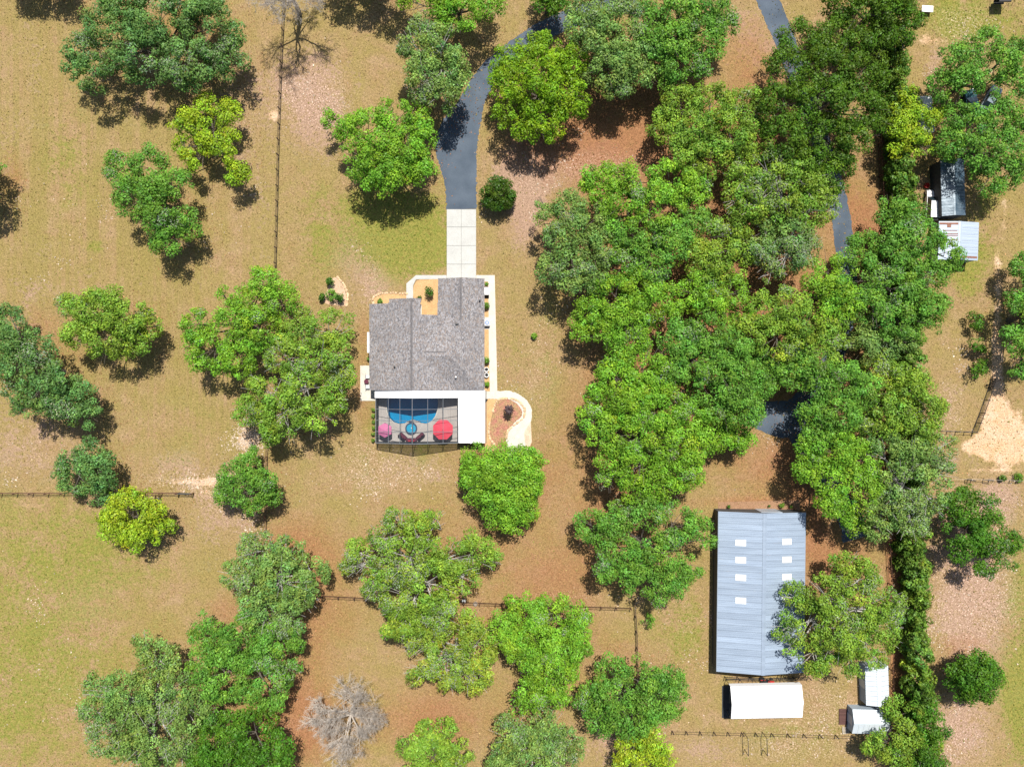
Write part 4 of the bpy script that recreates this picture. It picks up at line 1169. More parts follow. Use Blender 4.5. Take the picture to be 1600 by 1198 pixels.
car('parked_car', 1513, 165, 1.75, 4.4, 1.75, M['carteal'], 'dark teal car glimpsed through the spreading oak', 'car', group='cars under the spreading oak')
car('parked_car', 1543, 158, 1.05, 4.4, 1.75, M['cargrey'], 'pale grey-blue car with a shining windscreen under the spreading oak', 'car', group='cars under the spreading oak')

def camper():
    c = P(1445, 188, 0)
    c = Vector((c.x-1.2, c.y, 0))
    root = thing('camper_trailer', 'white camper trailer showing through the airy yellow tree', 'camper', c)
    MB().box((c.x, c.y, 1.6), (2.2, 5.6, 2.0), .08, .18).build('body', M['white'], root)
    MB().box((c.x, c.y, 2.68), (.6, .8, .16), .08, .05).build('roof_vent', M['trim'], root)
    MB().box((c.x-1.09, c.y+.8, 1.7), (.06, 1.0, .6), .08).build('window', M['glass'], root)
    for s in (-1, 1):
        MB().tube([(c.x+s*.8, c.y-.3, .35), (c.x+s*1.05, c.y-.3, .35)], .35, 12).build('wheel', M['rubber'], root)
    MB().tube([(c.x-.5, c.y+2.7, .55), (c.x, c.y+3.7, .5), (c.x+.5, c.y+2.7, .55)], .05, 5).build('hitch', M['dark'], root)
    MB().tube([(c.x, c.y+3.65, 0), (c.x, c.y+3.65, .5)], .04, 6).build('jack', M['dark'], root)
camper()

for k, (px, py, rot, ln) in enumerate(((1457, 344, -.1, 1.5), (1452, 350, .2, 1.2), (1458, 356, .5, 1.1))):
    a = P(px, py, 0); d = Vector((math.cos(rot), math.sin(rot), 0))*ln/2
    root = thing('log', ('uppermost', 'middle', 'lowest')[k]+' of three pale sawn logs lying between the hedge and the rusty shed', 'log', (a.x, a.y, 0), 'logs by the rusty shed')
    MB().tube([a-d+Vector((0, 0, .22)), a+Vector((0, 0, .23)), a+d+Vector((0, 0, .22))], [.24, .22, .21], 9).build('log_body', M['log'], root)
def bucket(px, py, m, label, r=.32, h=.5, cat='bucket', name='bucket', group=None):
    a = P(px, py)
    root = thing(name, label, cat, (a.x, a.y, 0), group)
    MB().lathe((a.x, a.y, 0), [(r*.8, 0), (r, h), (r*.9, h), (r*.72, .06), (.02, .06)], 12).build('tub', m, root)
    MB().tube([(a.x-r, a.y, h), (a.x-r*.7, a.y+.1, h+.16), (a.x+r*.7, a.y+.1, h+.16), (a.x+r, a.y, h)], .015, 4).build('handle', M['dark'], root)
bucket(1446, 291, M['redpaint'], 'red bucket by the hedge next to the mobile home', .4, .5)
bucket(725, 937.5, M['white'], 'white feed bucket by the middle rail fence', .34, .4)
bucket(743, 942, M['palewood'], 'beige feed bucket right of the white bucket on the rail fence', .36, .35)

def simple_table(px, py, rot, label):
    a = P(px, py)
    root = thing('folding_table', label, 'table', (a.x, a.y, 0))
    MB().box((a.x, a.y, .74), (1.75, 1.0, .06), rot, .02).build('tabletop', M['white'], root)
    ca, sa = math.cos(rot), math.sin(rot)
    for u in (-.7, .7):
        for v in (-.38, .38):
            x, y = a.x+u*ca-v*sa, a.y+u*sa+v*ca
            MB().tube([(x, y, 0), (x, y, .72)], .025, 5).build('leg', M['bronze'], root)
simple_table(1445, 18, -.05, 'white folding table against the hedge at the top edge')

def swing():
    a = P(1566, 6, 0)
    root = thing('canopy_swing', 'garden swing with a black canopy at the top right corner', 'swing', (a.x-.6, a.y, 0))
    x, y = a.x-.9, a.y-.1
    cp = MB(); cp.box((x, y, 1.95), (1.9, 1.3, .08), .03, .03)
    cp.box((x, y-.62, 1.86), (1.9, .05, .18), .03)
    cp.build('canopy', M['black'], root)
    for s in (-.95, .95):
        MB().tube([(x+s, y-.9, 0), (x+s, y, 1.9), (x+s, y+.9, 0)], .035, 5).build('side_frame', M['dark'], root)
    MB().box((x, y, .5), (1.6, .55, .08), 0, .02).build('seat', M['black'], root)
    MB().box((x, y+.3, .8), (1.6, .08, .55), 0, .02).build('backrest', M['black'], root)
    for s in (-.8, .8):
        MB().tube([(x+s, y, .52), (x+s, y, 1.9)], .012, 4).build('hanger', M['dark'], root)
    b = P(1577, 4)
    rk = thing('metal_trestle', 'thin dark metal trestle beside the black canopy swing', 'trestle', (b.x, b.y, 0))
    MB().tube([(b.x-.35, b.y-.5, 0), (b.x, b.y, 1.3), (b.x+.35, b.y-.5, 0)], .03, 5).build('leg_frame', M['dark'], rk)
    MB().tube([(b.x-.35, b.y+.9, 0), (b.x, b.y+.4, 1.3), (b.x+.35, b.y+.9, 0)], .03, 5).build('leg_frame', M['dark'], rk)
    MB().tube([(b.x, b.y, 1.3), (b.x, b.y+.4, 1.3)], .03, 5).build('top_bar', M['dark'], rk)
swing()

def tractor():
    a = P(1197, 1063)
    root = thing('garden_tractor', 'red garden tractor parked between the barn and the white carport', 'tractor', (a.x, a.y, 0))
    x, y = a.x, a.y
    MB().box((x+.55, y, .62), (.95, .55, .42), 0, .1).build('hood', M['redpaint'], root)
    MB().box((x-.1, y, .45), (.7, .8, .12), 0, .03).build('footplate', M['black'], root)
    for s in (-1, 1):
        MB().box((x-.75, y+s*.38, .72), (.75, .22, .12), 0, .05).build('fender', M['redpaint'], root)
        MB().tube([(x-.75, y+s*.35, .38), (x-.75, y+s*.62, .38)], .38, 12).build('wheel', M['rubber'], root)
        MB().tube([(x+.75, y+s*.3, .24), (x+.75, y+s*.5, .24)], .24, 12).build('wheel', M['rubber'], root)
    MB().box((x-.7, y, .78), (.45, .42, .1), 0, .04).box((x-.93, y, .98), (.1, .42, .36), 0, .04).build('seat', M['black'], root)
    MB().tube([(x+.05, y, .6), (x-.2, y, .95)], .025, 5).lathe((x-.22, y, .95), [(.18, 0), (.2, .02), (.18, .04)], 12).build('steering_wheel', M['black'], root)
tractor()

def tyre(px, py):
    a = P(px, py)
    mb = MB(); n, m_ = 16, 6
    for i in range(n):
        for j in range(m_):
            t, u = 2*math.pi*i/n, 2*math.pi*j/m_
            r = .36+.14*math.cos(u)
            mb.v.append((a.x+r*math.cos(t), a.y+r*math.sin(t), .12+.11*math.sin(u)))
    for i in range(n):
        for j in range(m_):
            mb.f.append((i*m_+j, ((i+1) % n)*m_+j, ((i+1) % n)*m_+(j+1) % m_, i*m_+(j+1) % m_))
    tag(mb.build('old_tyre', surf('grey_rubber', (.16, .15, .15), None, 3, .8), smooth=True), 'grey old tyre lying below the brown rail fence', 'tyre')
tyre(248, 782)

# right of the house: units, pots; left: chairs
def ac_unit(px, py, label, col, blade):
    a = P(px, py)
    root = thing('air_conditioner', label, 'air conditioner', (a.x, a.y, .02))
    MB().box((a.x, a.y, .45), (.85, .95, .85), 0, .05).build('casing', M['white'], root)
    gr = MB().lathe((a.x, a.y, .875), [(.36, 0), (.36, .03), (.28, .035)], 16).build('fan_grille', col, root)
    for k in range(4):
        t = k*math.pi/4
        MB().box((a.x, a.y, .918), (.66, .05, .014), t).build('blade', blade, gr)
    MB().box((a.x+.02, a.y, .03), (1.05, 1.9, .05)).build('pad', M['paleconc'], root)
ac_unit(761.5, 505, 'white air conditioner with a blue round fan beside the right wall of the house', M['blue'], M['white'])
def utility_box(px, py):
    a = P(px, py)
    root = thing('utility_cabinet', 'white utility cabinet near the upper right corner of the house', 'cabinet', (a.x, a.y, .02))
    MB().box((a.x, a.y, .5), (.8, 1.1, .95), 0, .04).build('casing', M['white'], root)
    MB().box((a.x, a.y, 1.0), (.88, 1.18, .06), 0, .02).build('lid', M['white'], root)
    MB().box((a.x, a.y-.8, .1), (.7, .3, .2), 0, .02).build('plinth', M['wood'], root)
utility_box(760.5, 456)
def pot(px, py, label):
    a = P(px, py)
    root = thing('garden_urn', label, 'urn', (a.x, a.y, .02))
    MB().lathe((a.x, a.y, .02), [(.22, 0), (.2, .1), (.34, .45), (.38, .5), (.3, .5), (.26, .3), (.02, .3)], 14).build('urn_body', M['white'], root)
    MB().lathe((a.x, a.y, .32), [(.25, 0), (.2, .06), (.02, .08)], 8).build('soil', M['rubber'], root)
pot(760.2, 577.5, 'white garden urn by the right wall, next to the round shrub')
pot(760.4, 586, 'white garden urn by the right wall, below the other urn')
def chair(px, py, rot, label, m):
    a = P(px, py); z0 = .05
    root = thing('patio_chair', label, 'chair', (a.x, a.y, z0), 'chairs on the patio left of the house')
    ca, sa = math.cos(rot), math.sin(rot)
    def T(u, v, z): return (a.x+u*ca-v*sa, a.y+u*sa+v*ca, z0+z)
    MB().box(T(0, 0, .42), (.55, .55, .06), rot, .02).build('seat', m, root)
    MB().box(T(0, .27, .72), (.55, .06, .6), rot, .02).build('backrest', m, root)
    for u in (-.23, .23):
        MB().box(T(u*1.12, 0, .62), (.06, .5, .04), rot, .01).build('armrest', m, root)
        for v in (-.23, .23):
            MB().tube([T(u, v, 0), T(u, v, .4)], .025, 5).build('leg', m, root)
chair(575.5, 588, 1.57, 'white patio chair, upper of two at the left wall of the house', M['white'])
chair(575.5, 604, 1.57, 'white patio chair, lower of two at the left wall of the house', M['white'])
def side_table(px, py):
    a = P(px, py)
    root = thing('patio_table', 'low dark patio table between the two white chairs', 'table', (a.x, a.y, .05))
    MB().lathe((a.x, a.y, .5), [(.36, 0), (.38, .02), (.36, .05)], 14).build('tabletop', M['maroon'], root)
    MB().tube([(a.x, a.y, .05), (a.x, a.y, .5)], .04, 6).build('pedestal', M['dark'], root)
    MB().lathe((a.x, a.y, .05), [(.22, 0), (.22, .03), (.05, .06)], 10).build('base', M['dark'], root)
side_table(573.5, 596)

# ------------------------------------------------------------------ fences
box_cache = {}
def unit_box(name, m):
    key = (name, m.name)
    if key not in box_cache:
        o = MB().box((0, 0, 0), (1, 1, 1)).build(name, m)
        box_cache[key] = o.data; bpy.data.objects.remove(o)
    return box_cache[key]
def fence(name, label, pts, m, spacing=2.35, rails=(.35, .8, 1.22), post_h=1.35, group='rail fences', mesh=None, pr=.12, rr=.10):
    w0 = P(*pts[0])
    root = thing(name, label, 'fence', w0, group)
    pm, rm = unit_box('post', m), unit_box('rail', m)
    posts = []
    for (a, b) in zip(pts[:-1], pts[1:]):
        A, B = P(*a), P(*b)
        n = max(1, round((B-A).length/spacing))
        for k in range(n): posts.append(A.lerp(B, k/n))
    posts.append(P(*pts[-1]))
    for p in posts:
        o = link_mesh('post', pm, root, (p.x, p.y, post_h/2))
        o.scale = (pr, pr, post_h)
        o.rotation_euler.x = rng.normal(0, .015)
    for a, b in zip(posts[:-1], posts[1:]):
        d = b-a; ang = math.atan2(d.y, d.x); mid = (a+b)/2
        nrm = Vector((-math.sin(ang), math.cos(ang), 0))*(pr/2+.022)
        for z in rails:
            o = link_mesh('rail', rm, root, (mid.x+nrm.x, mid.y+nrm.y, z))
            o.scale = (d.length-.01, .035, rr); o.rotation_euler = (0, rng.normal(0, .006), ang)
        if mesh:
            MB().quad((a.x, a.y, .05), (b.x, b.y, .05), (b.x, b.y, rails[-1]), (a.x, a.y, rails[-1])).build('mesh_panel', mesh, root)
    return root
fence('board_fence', 'long dark three-rail board fence running down the upper left paddock', [(447,-25),(441,100),(436.5,220),(432,412),(430,470)], M['wood'])
fence('board_fence', 'reddish brown rail fence across the left paddock below the small oak', [(-20,770),(150,770),(280,769.5)], M['redwood'], 2.6)
def field_gate():
    a, b = P(281, 769.5), P(303, 770)
    root = thing('field_gate', 'dark metal field gate at the end of the reddish rail fence', 'gate', a)
    for z in (.3, .55, .8, 1.05, 1.3):
        MB().tube([(a.x+.05, a.y, z), (b.x-.05, b.y, z)], .03, 5).build('bar', M['dark'], root)
    for p in (a, b):
        MB().tube([(p.x, p.y, 0), (p.x, p.y, 1.5)], .08, 6).build('post', M['redwood'], root)
    MB().tube([(a.x+.05, a.y+.03, .3), (b.x-.05, b.y+.03, 1.3)], .025, 5).build('brace', M['dark'], root)
field_gate()
fence('board_fence', 'short brown rail fence passing the small open oak beside the pale leaves', [(419,690),(417,760),(416,830)], M['redwood'], 2.4)
fence('board_fence', 'dark rail fence crossing the yard below the sprawling mossy oak', [(505,930),(580,934),(700,939),(800,943),(985,949)], M['redwood'], 2.4, (.4, 1.1), 1.3)
fence('board_fence', 'short dark fence running down beside the small green bush', [(990,938),(993,985),(995,1060)], M['wood'], 2.2)
fence('wire_fence', 'wire fence on leaning posts below the white carport', [(1050,1141),(1180,1144),(1330,1148)], M['wood'], 2.33, (.5, 1.2), 1.3, rr=.045)
fence('board_fence', 'rail fence following the left side of the tall hedge', [(1366,60),(1371,250),(1375,330),(1380,560),(1383,835),(1387,910),(1389,1070),(1391,1215)], M['redwood'], 2.5, (.3, 1.25), 1.35)
fence('pipe_fence', 'dark pipe fence between the barn and the white carport', [(1132,1056),(1190,1058),(1262,1056)], M['dark'], 2.2, (.5, 1.0, 1.4), 1.5, rr=.05, pr=.09)
fence('wire_fence', 'thin wire fence above the pale sand patch', [(1466,673),(1520,675)], M['wire'], 1.3, (.3, 1.1), 1.2, 'fences of the neighbouring lot', None, .1, .05)
fence('mesh_fence', 'black mesh fence slanting along the sandy track', [(1519,675),(1531,645),(1545,605),(1548,592)], M['dark'], 2.0, (.1, 1.3), 1.4, 'fences of the neighbouring lot', M['mesh'])
fence('wire_fence', 'sparse weathered fence across the neighbouring lot below the sand patch', [(1478,748),(1512,748),(1545,749),(1610,751)], M['palewood'], 3.0, (1.0,), 1.15, 'fences of the neighbouring lot', None, .12, .05)
for i, (px, lab) in enumerate(((1169, 'thin metal pipe frame standing in the grass nearer the dull green oak'), (1198, 'thin metal pipe frame standing in the grass nearer the white shed'))):
    a, b = P(px-7, 1143), P(px-6, 1170)
    root = thing('pipe_hoop', lab, 'pipe hoop', (a.x, (a.y+b.y)/2, 0), 'pipe frames below the wire fence')
    for p in (a, b): MB().tube([(p.x, p.y, 0), (p.x, p.y, 2.0)], .05, 6).build('upright', M['dark'], root)
    MB().tube([(a.x, a.y, 2.0), (b.x, b.y, 2.0)], .05, 6).build('top_bar', M['dark'], root)
for px, lab in ((1513, 'small dark hoop gate on the sparse fence nearer the dark oak'), (1541, 'small dark hoop gate on the sparse fence nearer the right edge')):
    a, b = P(px-5, 748.8), P(px+4, 749.4)
    root = thing('hoop_gate', lab, 'gate', a, 'hoop gates on the sparse fence')
    for p in (a, b): MB().tube([(p.x, p.y, 0), (p.x, p.y, 1.2)], .06, 6).build('upright', M['dark'], root)
    MB().tube([(a.x, a.y, 1.2), (b.x, b.y, 1.2)], .06, 6).build('top_bar', M['dark'], root)

# ------------------------------------------------------------------ foliage
def quads_mesh(name, pos, nrm, sx, sy, tint, m, parent, tri=True):
    """a leaf-sized lozenge for every pos"""
    n = len(pos)
    nrm = nrm/np.linalg.norm(nrm, axis=1, keepdims=True)
    r = rng.normal(size=(n, 3))
    a = np.cross(nrm, r); a /= np.linalg.norm(a, axis=1, keepdims=True)+1e-9
    b = np.cross(nrm, a)
    sx, sy = sx[:, None], sy[:, None]
    K = 3 if tri else 4
    if tri: co = np.stack([pos+a*sx*1.15, pos-a*sx*.6+b*sy*1.1, pos-a*sx*.6-b*sy*1.1+nrm*sy*.3], 1).reshape(-1, 3)
    else: co = np.stack([pos+a*sx, pos+b*sy+nrm*sy*.25, pos-a*sx, pos-b*sy+nrm*sy*.25], 1).reshape(-1, 3)
    o_ = off(parent)
    co = co-np.array([o_.x, o_.y, o_.z])
    me = bpy.data.meshes.new(name)
    me.vertices.add(K*n); me.vertices.foreach_set('co', co.astype(np.float32).ravel())
    me.loops.add(K*n); me.loops.foreach_set('vertex_index', np.arange(K*n, dtype=np.int32))
    me.polygons.add(n); me.polygons.foreach_set('loop_start', np.arange(0, K*n, K, dtype=np.int32))
    at = me.attributes.new('tint', 'FLOAT_COLOR', 'POINT')
    t4 = np.concatenate([tint, np.ones((n, 1))], 1)
    at.data.foreach_set('color', np.repeat(t4, K, 0).astype(np.float32).ravel())
    me.materials.append(m)
    me.update()
    return link_mesh(name, me, parent)

def clumps_of(lobes, per, rc_lo, rc_hi, squash, low=-.25):
    cc, rr, oc = [], [], []
    for (x, y, z, R) in lobes:
        n = max(4, int(per*R*R))
        d = rng.normal(size=(n*4, 3)); d /= np.linalg.norm(d, axis=1, keepdims=True)
        d = d[d[:, 2] > low][:n]
        f = rng.uniform(.45, 1.0, (len(d), 1))**.6
        r = rng.uniform(rc_lo, rc_hi, len(d))*min(1.0, .45+R*.22)
        reach = np.maximum(R-r[:, None]*.75, R*.35)
        p = np.array([x, y, z])+d*f*np.concatenate([reach, reach, reach*squash], 1)
        cc.append(p); rr.append(r); oc.append(np.repeat([[x, y, z]], len(d), 0))
    return np.concatenate(cc), np.concatenate(rr), np.concatenate(oc)

def leaves_on(cc, rr, k, size, base, var=.16, clump_var=.20, flat=.55):
    cnt = np.maximum(6, (k*rr*rr).astype(int))
    idx = np.repeat(np.arange(len(cc)), cnt)
    n = len(idx)
    d = rng.normal(size=(n, 3)); d[:, 2] = d[:, 2]*.8+.25
    d /= np.linalg.norm(d, axis=1, keepdims=True)
    rad = rr[idx][:, None]*rng.uniform(.35, 1.08, (n, 1))**.7
    pos = cc[idx]+d*rad*np.array([1, 1, .75])
    nrm = d*1.0+rng.normal(0, .36, (n, 3))+np.array([0, 0, flat])
    s = rng.uniform(.75, 1.3, n)*size
    hue = rng.normal(0, clump_var, (len(cc), 1))[idx]
    hue2 = rng.normal(0, clump_var*.6, (len(cc), 1))[idx]
    lv = rng.normal(0, var, (n, 1))
    b = np.array(base)[None, :]
    t = b*np.exp(hue+lv)*np.concatenate([np.exp(hue2+rng.normal(0, .08, (n, 1))), np.ones((n, 1)), np.exp(-hue2*.6+rng.normal(0, .12, (n, 1)))], 1)
    return pos, nrm, s, s*rng.uniform(.5, .75, n), t

def limbs(mb, base, h, lobes, r0, n_twig, thick=1.0):
    x, y = base
    fork = h*.28
    bend = (rng.normal(0, .15), rng.normal(0, .15))
    top = (x+bend[0], y+bend[1], fork)
    mb.tube([(x, y, -.1), (x+bend[0]*.3, y+bend[1]*.3, fork*.4), top], [r0*1.35, r0, r0*.9], 8)
    for (lx, ly, lz, R) in lobes:
        e = Vector((lx, ly, lz)); s = Vector(top)
        m1 = s.lerp(e, .35)+Vector((rng.normal(0, .3), rng.normal(0, .3), .05*h)); m2 = s.lerp(e, .7)+Vector((rng.normal(0, .3), rng.normal(0, .3), .05*h))
        rr = r0*.5*thick
        mb.tube([s, m1, m2, e], [rr, rr*.75, rr*.5, rr*.3], 5)
        for q in range(n_twig):
            d = Vector(rng.normal(size=3)); d.z = abs(d.z)*.7; d.normalize()
            t0 = m2.lerp(e, rng.uniform(0, 1)); t1 = e+Vector((d.x*R*.98, d.y*R*.98, d.z*R*.86))
            mm = t0.lerp(t1, .5)+Vector(rng.normal(0, .12, 3))
            mb.tube([t0, mm, t1], [rr*.32, rr*.2, rr*.07], 4, False)

NLEAF = 0
def plant_tree(name, col, h, moss, group, label, px_lobes, cat='tree'):
    global NLEAF
    lobes = spread(px_lobes, h, 1.25 if group in (WOOD, SOUTH, TOP) else 1.18)
    cx = np.average([l[0] for l in lobes], weights=[l[3]**2 for l in lobes]); cy = np.average([l[1] for l in lobes], weights=[l[3]**2 for l in lobes])
    root = thing(name, label, cat, (cx, cy, 0), group)
    tr = MB()
    limbs(tr, (cx, cy), h, lobes, .18+.018*h if h > 5 else .05, (10 if moss > .3 else 5) if h > 5 else 2)
    tr.build('trunk', M['palebark'] if moss > .3 else M['bark'], root)
    base = np.array(C[col])*np.array([1.37, 1.31, 1.05])
    cc, rr, oc = clumps_of(lobes, 2.35, .50, 1.25, .80)
    keep = rng.uniform(size=len(cc)) > moss*.22
    pos, nrm, sx, sy, t = leaves_on(cc[keep], rr[keep], 120, .150, base, .19, .17)
    quads_mesh('crown', pos, nrm, sx, sy, t, M['leaf'], root); NLEAF += len(pos)
    if moss > .04:
        n = max(3, int(len(cc)*moss*.62))
        # moss hangs in neighbouring clumps, most of it on a few limbs
        seeds = cc[rng.integers(0, len(cc), max(1, int(len(lobes)*.5)))]
        dd = np.min(np.linalg.norm(cc[:, None, :]-seeds[None], axis=2), axis=1)+rng.uniform(0, 1.2, len(cc))
        pick = np.argsort(dd)[:n]
        p2, n2, s2, s3, t2 = leaves_on(cc[pick]+np.array([0, 0, .3]), rr[pick]*.95, 52, .13, (.27, .305, .215), .14, .10, .3)
        o = quads_mesh('hanging_moss', p2, n2, s2, s2*.28, t2, M['moss'], root); tag(o, kind='stuff'); NLEAF += len(p2)
    return root

for t in TREES:
    plant_tree(*t[:5], t[5], t[6], 'shrub' if t[0] == 'shrub' else 'tree')

# shrubs standing alone or in beds
def shrub(px, py, r, h, col, label, group=None, size=.11, name='shrub', cat='shrub', stem=True):
    global NLEAF
    R = r/10*1.12
    zc = h*.55
    p = P(px, py, zc)
    root = thing(name, label, cat, (p.x, p.y, 0), group)
    mb = MB()
    for k in range(4):
        d = Vector(rng.normal(size=3)); d.z = abs(d.z)+.6; d.normalize()
        mb.tube([(p.x, p.y, -.05), (p.x+d.x*R*.3, p.y+d.y*R*.3, zc*.6), (p.x+d.x*R*.8, p.y+d.y*R*.8, zc+d.z*R*.3)], [.06, .04, .015], 5)
    mb.build('stem', M['bark'], root)
    cc, rr, oc = clumps_of([(p.x, p.y, zc, R)], max(6.5, 16/max(R*R, .3)), .4*max(1, R*.5), .62*max(1, R*.5), min(1.3, h*.5/R), -.7)
    rr = np.minimum(rr, R*.6)
    pos, nrm, sx, sy, t = leaves_on(cc, rr, 230 if R < 1.3 else 170, size, C[col])
    quads_mesh('leaves', pos, nrm, sx, sy, t, M['leaf'], root); NLEAF += len(pos)
    return root
shrub(778, 303, 26, 4.6, 'dark', 'round green shrub standing alone right of the concrete apron', None, .15)
shrub(515, 440, 6.5, 1.7, 'deep', 'clipped dark shrub at the upper tip of the island bed', 'shrubs of the island bed')
shrub(503, 464, 6, 1.7, 'deep', 'clipped shrub at the paddock side of the island bed', 'shrubs of the island bed')
shrub(518, 461, 10, 1.5, 'bright', 'largest brightest shrub in the middle of the island bed', 'shrubs of the island bed')
shrub(531, 465, 6.5, 1.8, 'deep', 'clipped shrub at the house side of the island bed', 'shrubs of the island bed')
shrub(835, 525, 5, 1.0, 'bright', 'tiny bright bush alone in the lawn between house and grove')
shrub(1012, 970, 12, 2.2, 'bright', 'small bright bush right of the short dark fence')
shrub(670, 456, 8, 2.2, 'deep', 'dark leafy shrub in the sandy bed of the entrance court', 'shrubs beside the house')
shrub(594, 471, 4.5, .9, 'olive', 'low olive shrub in the rounded bed by the front wall', 'shrubs beside the house')
shrub(655, 466, 4, .8, 'dark', 'low dark shrub where the front walk meets the house', 'shrubs beside the house')
shrub(760, 443, 3.5, 1.2, 'bright', 'small bright shrub at the upper right corner of the house', 'shrubs beside the house')
shrub(760, 477, 5, 1.4, 'olive', 'oval shrub between the white cabinet and the air conditioner', 'shrubs beside the house')
shrub(760.5, 563, 5, 1.3, 'olive', 'round shrub just above the white urns', 'shrubs beside the house')
shrub(760.5, 600, 4.5, 1.0, 'bright', 'light shrub below the white urns', 'shrubs beside the house')
shrub(577, 560, 4, 1.2, 'green', 'green shrub at the left wall above the side patio', 'shrubs beside the house')
shrub(1467, 1168, 9, 2.5, 'lime', 'yellowish bush at the foot of the dark corner tree')
shrub(1139, 791.5, 3.2, .8, 'deep', 'small dark bush in the bed above the barn, near its ragged oak', 'bushes above the barn')
shrub(1222, 789.5, 4.2, .9, 'olive', 'olive bush in the bed above the barn', 'bushes above the barn')
shrub(1236, 791, 3.2, .9, 'dark', 'dark bush at the upper right corner of the barn', 'bushes above the barn')
shrub(1202, 790, 2.6, .6, 'deep', 'tiny bush above the barn ridge', 'bushes above the barn')
shrub(1567, 747, 5, 1.3, 'olive', 'small ragged bush on the sparse fence of the neighbouring lot')
shrub(1592, 746, 7, 1.0, 'bright', 'bright low bush on the sparse fence at the right edge')
for k in range(6):
    shrub(583.2, 640+k*9.5, 3.6, .9, 'olive', ('uppermost', 'second', 'third', 'fourth', 'fifth', 'lowest')[k]+' of six low green hedge plants along the left wall of the screen enclosure', 'hedge plants beside the enclosure', .09, 'hedge_plant')

# tall hedge on the boundary
hy = [-20, 60, 130, 260, 330, 560, 700, 850, 1000, 1075, 1150, 1230]
hx = [1408, 1410, 1416, 1420, 1427, 1434, 1440, 1441, 1446, 1444, 1452, 1455]
y = -8.0
k = 0
while y < 1215:
    x = float(np.interp(y, hy, hx))
    up = y < 330; mid = y < 800
    lab = ('tall hedge shrub of the boundary row beside the neighbouring mobile home' if up else
           'tall hedge shrub of the boundary row between the grove and the sandy track' if mid else
           'tall hedge shrub of the boundary row right of the barn')
    grp = 'hedge beside the mobile home' if up else 'hedge along the grove' if mid else 'hedge right of the barn'
    if not (1072 < y < 1092):
        h = 5.6+rng.normal(0, .3)
        lobes = []
        for q in range(4):
            z = (.75, 2.2, 3.6, 4.7)[q]*h/5.6
            dx = rng.normal(0, 2.5); dy = rng.normal(0, 3)
            g0 = P(x-30+dx*.6, y)  # foot of the hedge
            lobes.append((g0.x+rng.normal(0, .2), (599-y-dy)/10*(1-2.5/H), z, (1.9, 2.15, 2.0, 1.6)[q]))
        fx, fy = lobes[0][0], lobes[0][1]
        root = thing('hedge_shrub', lab, 'hedge', (fx, fy, 0), grp)
        tr = MB()
        for q in range(3):
            tr.tube([(fx+rng.normal(0, .2), fy+rng.normal(0, .2), -.05), (fx+rng.normal(0, .4), fy+rng.normal(0, .4), h*.5), (lobes[3][0]+rng.normal(0, .4), lobes[3][1]+rng.normal(0, .4), h*.9)], [.09, .06, .02], 5)
        tr.build('stem', M['bark'], root)
        cc, rr, oc = clumps_of(lobes, 3.2, .55, .95, .8, -.6)
        colr = (C['deep'], C['olive'], C['green'], C['lime'])[k % 4 if not up else (k*3) % 3]
        colr = tuple(.65*a+.35*b for a, b in zip(C['olive'], colr))
        pos, nrm, sx, sy, t = leaves_on(cc, rr, 100, .22, colr, .2, .2, .4)
        quads_mesh('leaves', pos, nrm, sx, sx*.5, t, M['leaf'], root); NLEAF += len(pos)
        k += 1
    y += 27

# small dark palm in the red bed
def palm():
    h = 2.3
    p = P(795, 640, h)
    root = thing('palm', 'small dark maroon palm in the red mulch bed', 'palm', (p.x, p.y, 0))
    MB().tube([(p.x, p.y, -.05), (p.x+.05, p.y, h*.5), (p.x, p.y, h)], [.13, .10, .09], 7).build('trunk', M['palebark'], root)
    for k in range(26):
        a = k*2.399; ln = rng.uniform(.75, 1.05); up = rng.uniform(-.05, .9)
        fr = MB(); prev = None
        for s in range(5):
            t = s/4
            r = ln*t*(1-.15*up); z = h+up*.8*t-.55*t*t
            wd = .09*(1-t)+.05*math.sin(math.pi*t)+.01
            c_ = Vector((p.x+r*math.cos(a), p.y+r*math.sin(a), z)); sd_ = Vector((-math.sin(a), math.cos(a), 0))*wd
            if prev: fr.quad(prev[0], prev[1], c_+sd_, c_-sd_)
            prev = (c_-sd_, c_+sd_)
        fr.build('frond', M['darkleaf'], root)
palm()

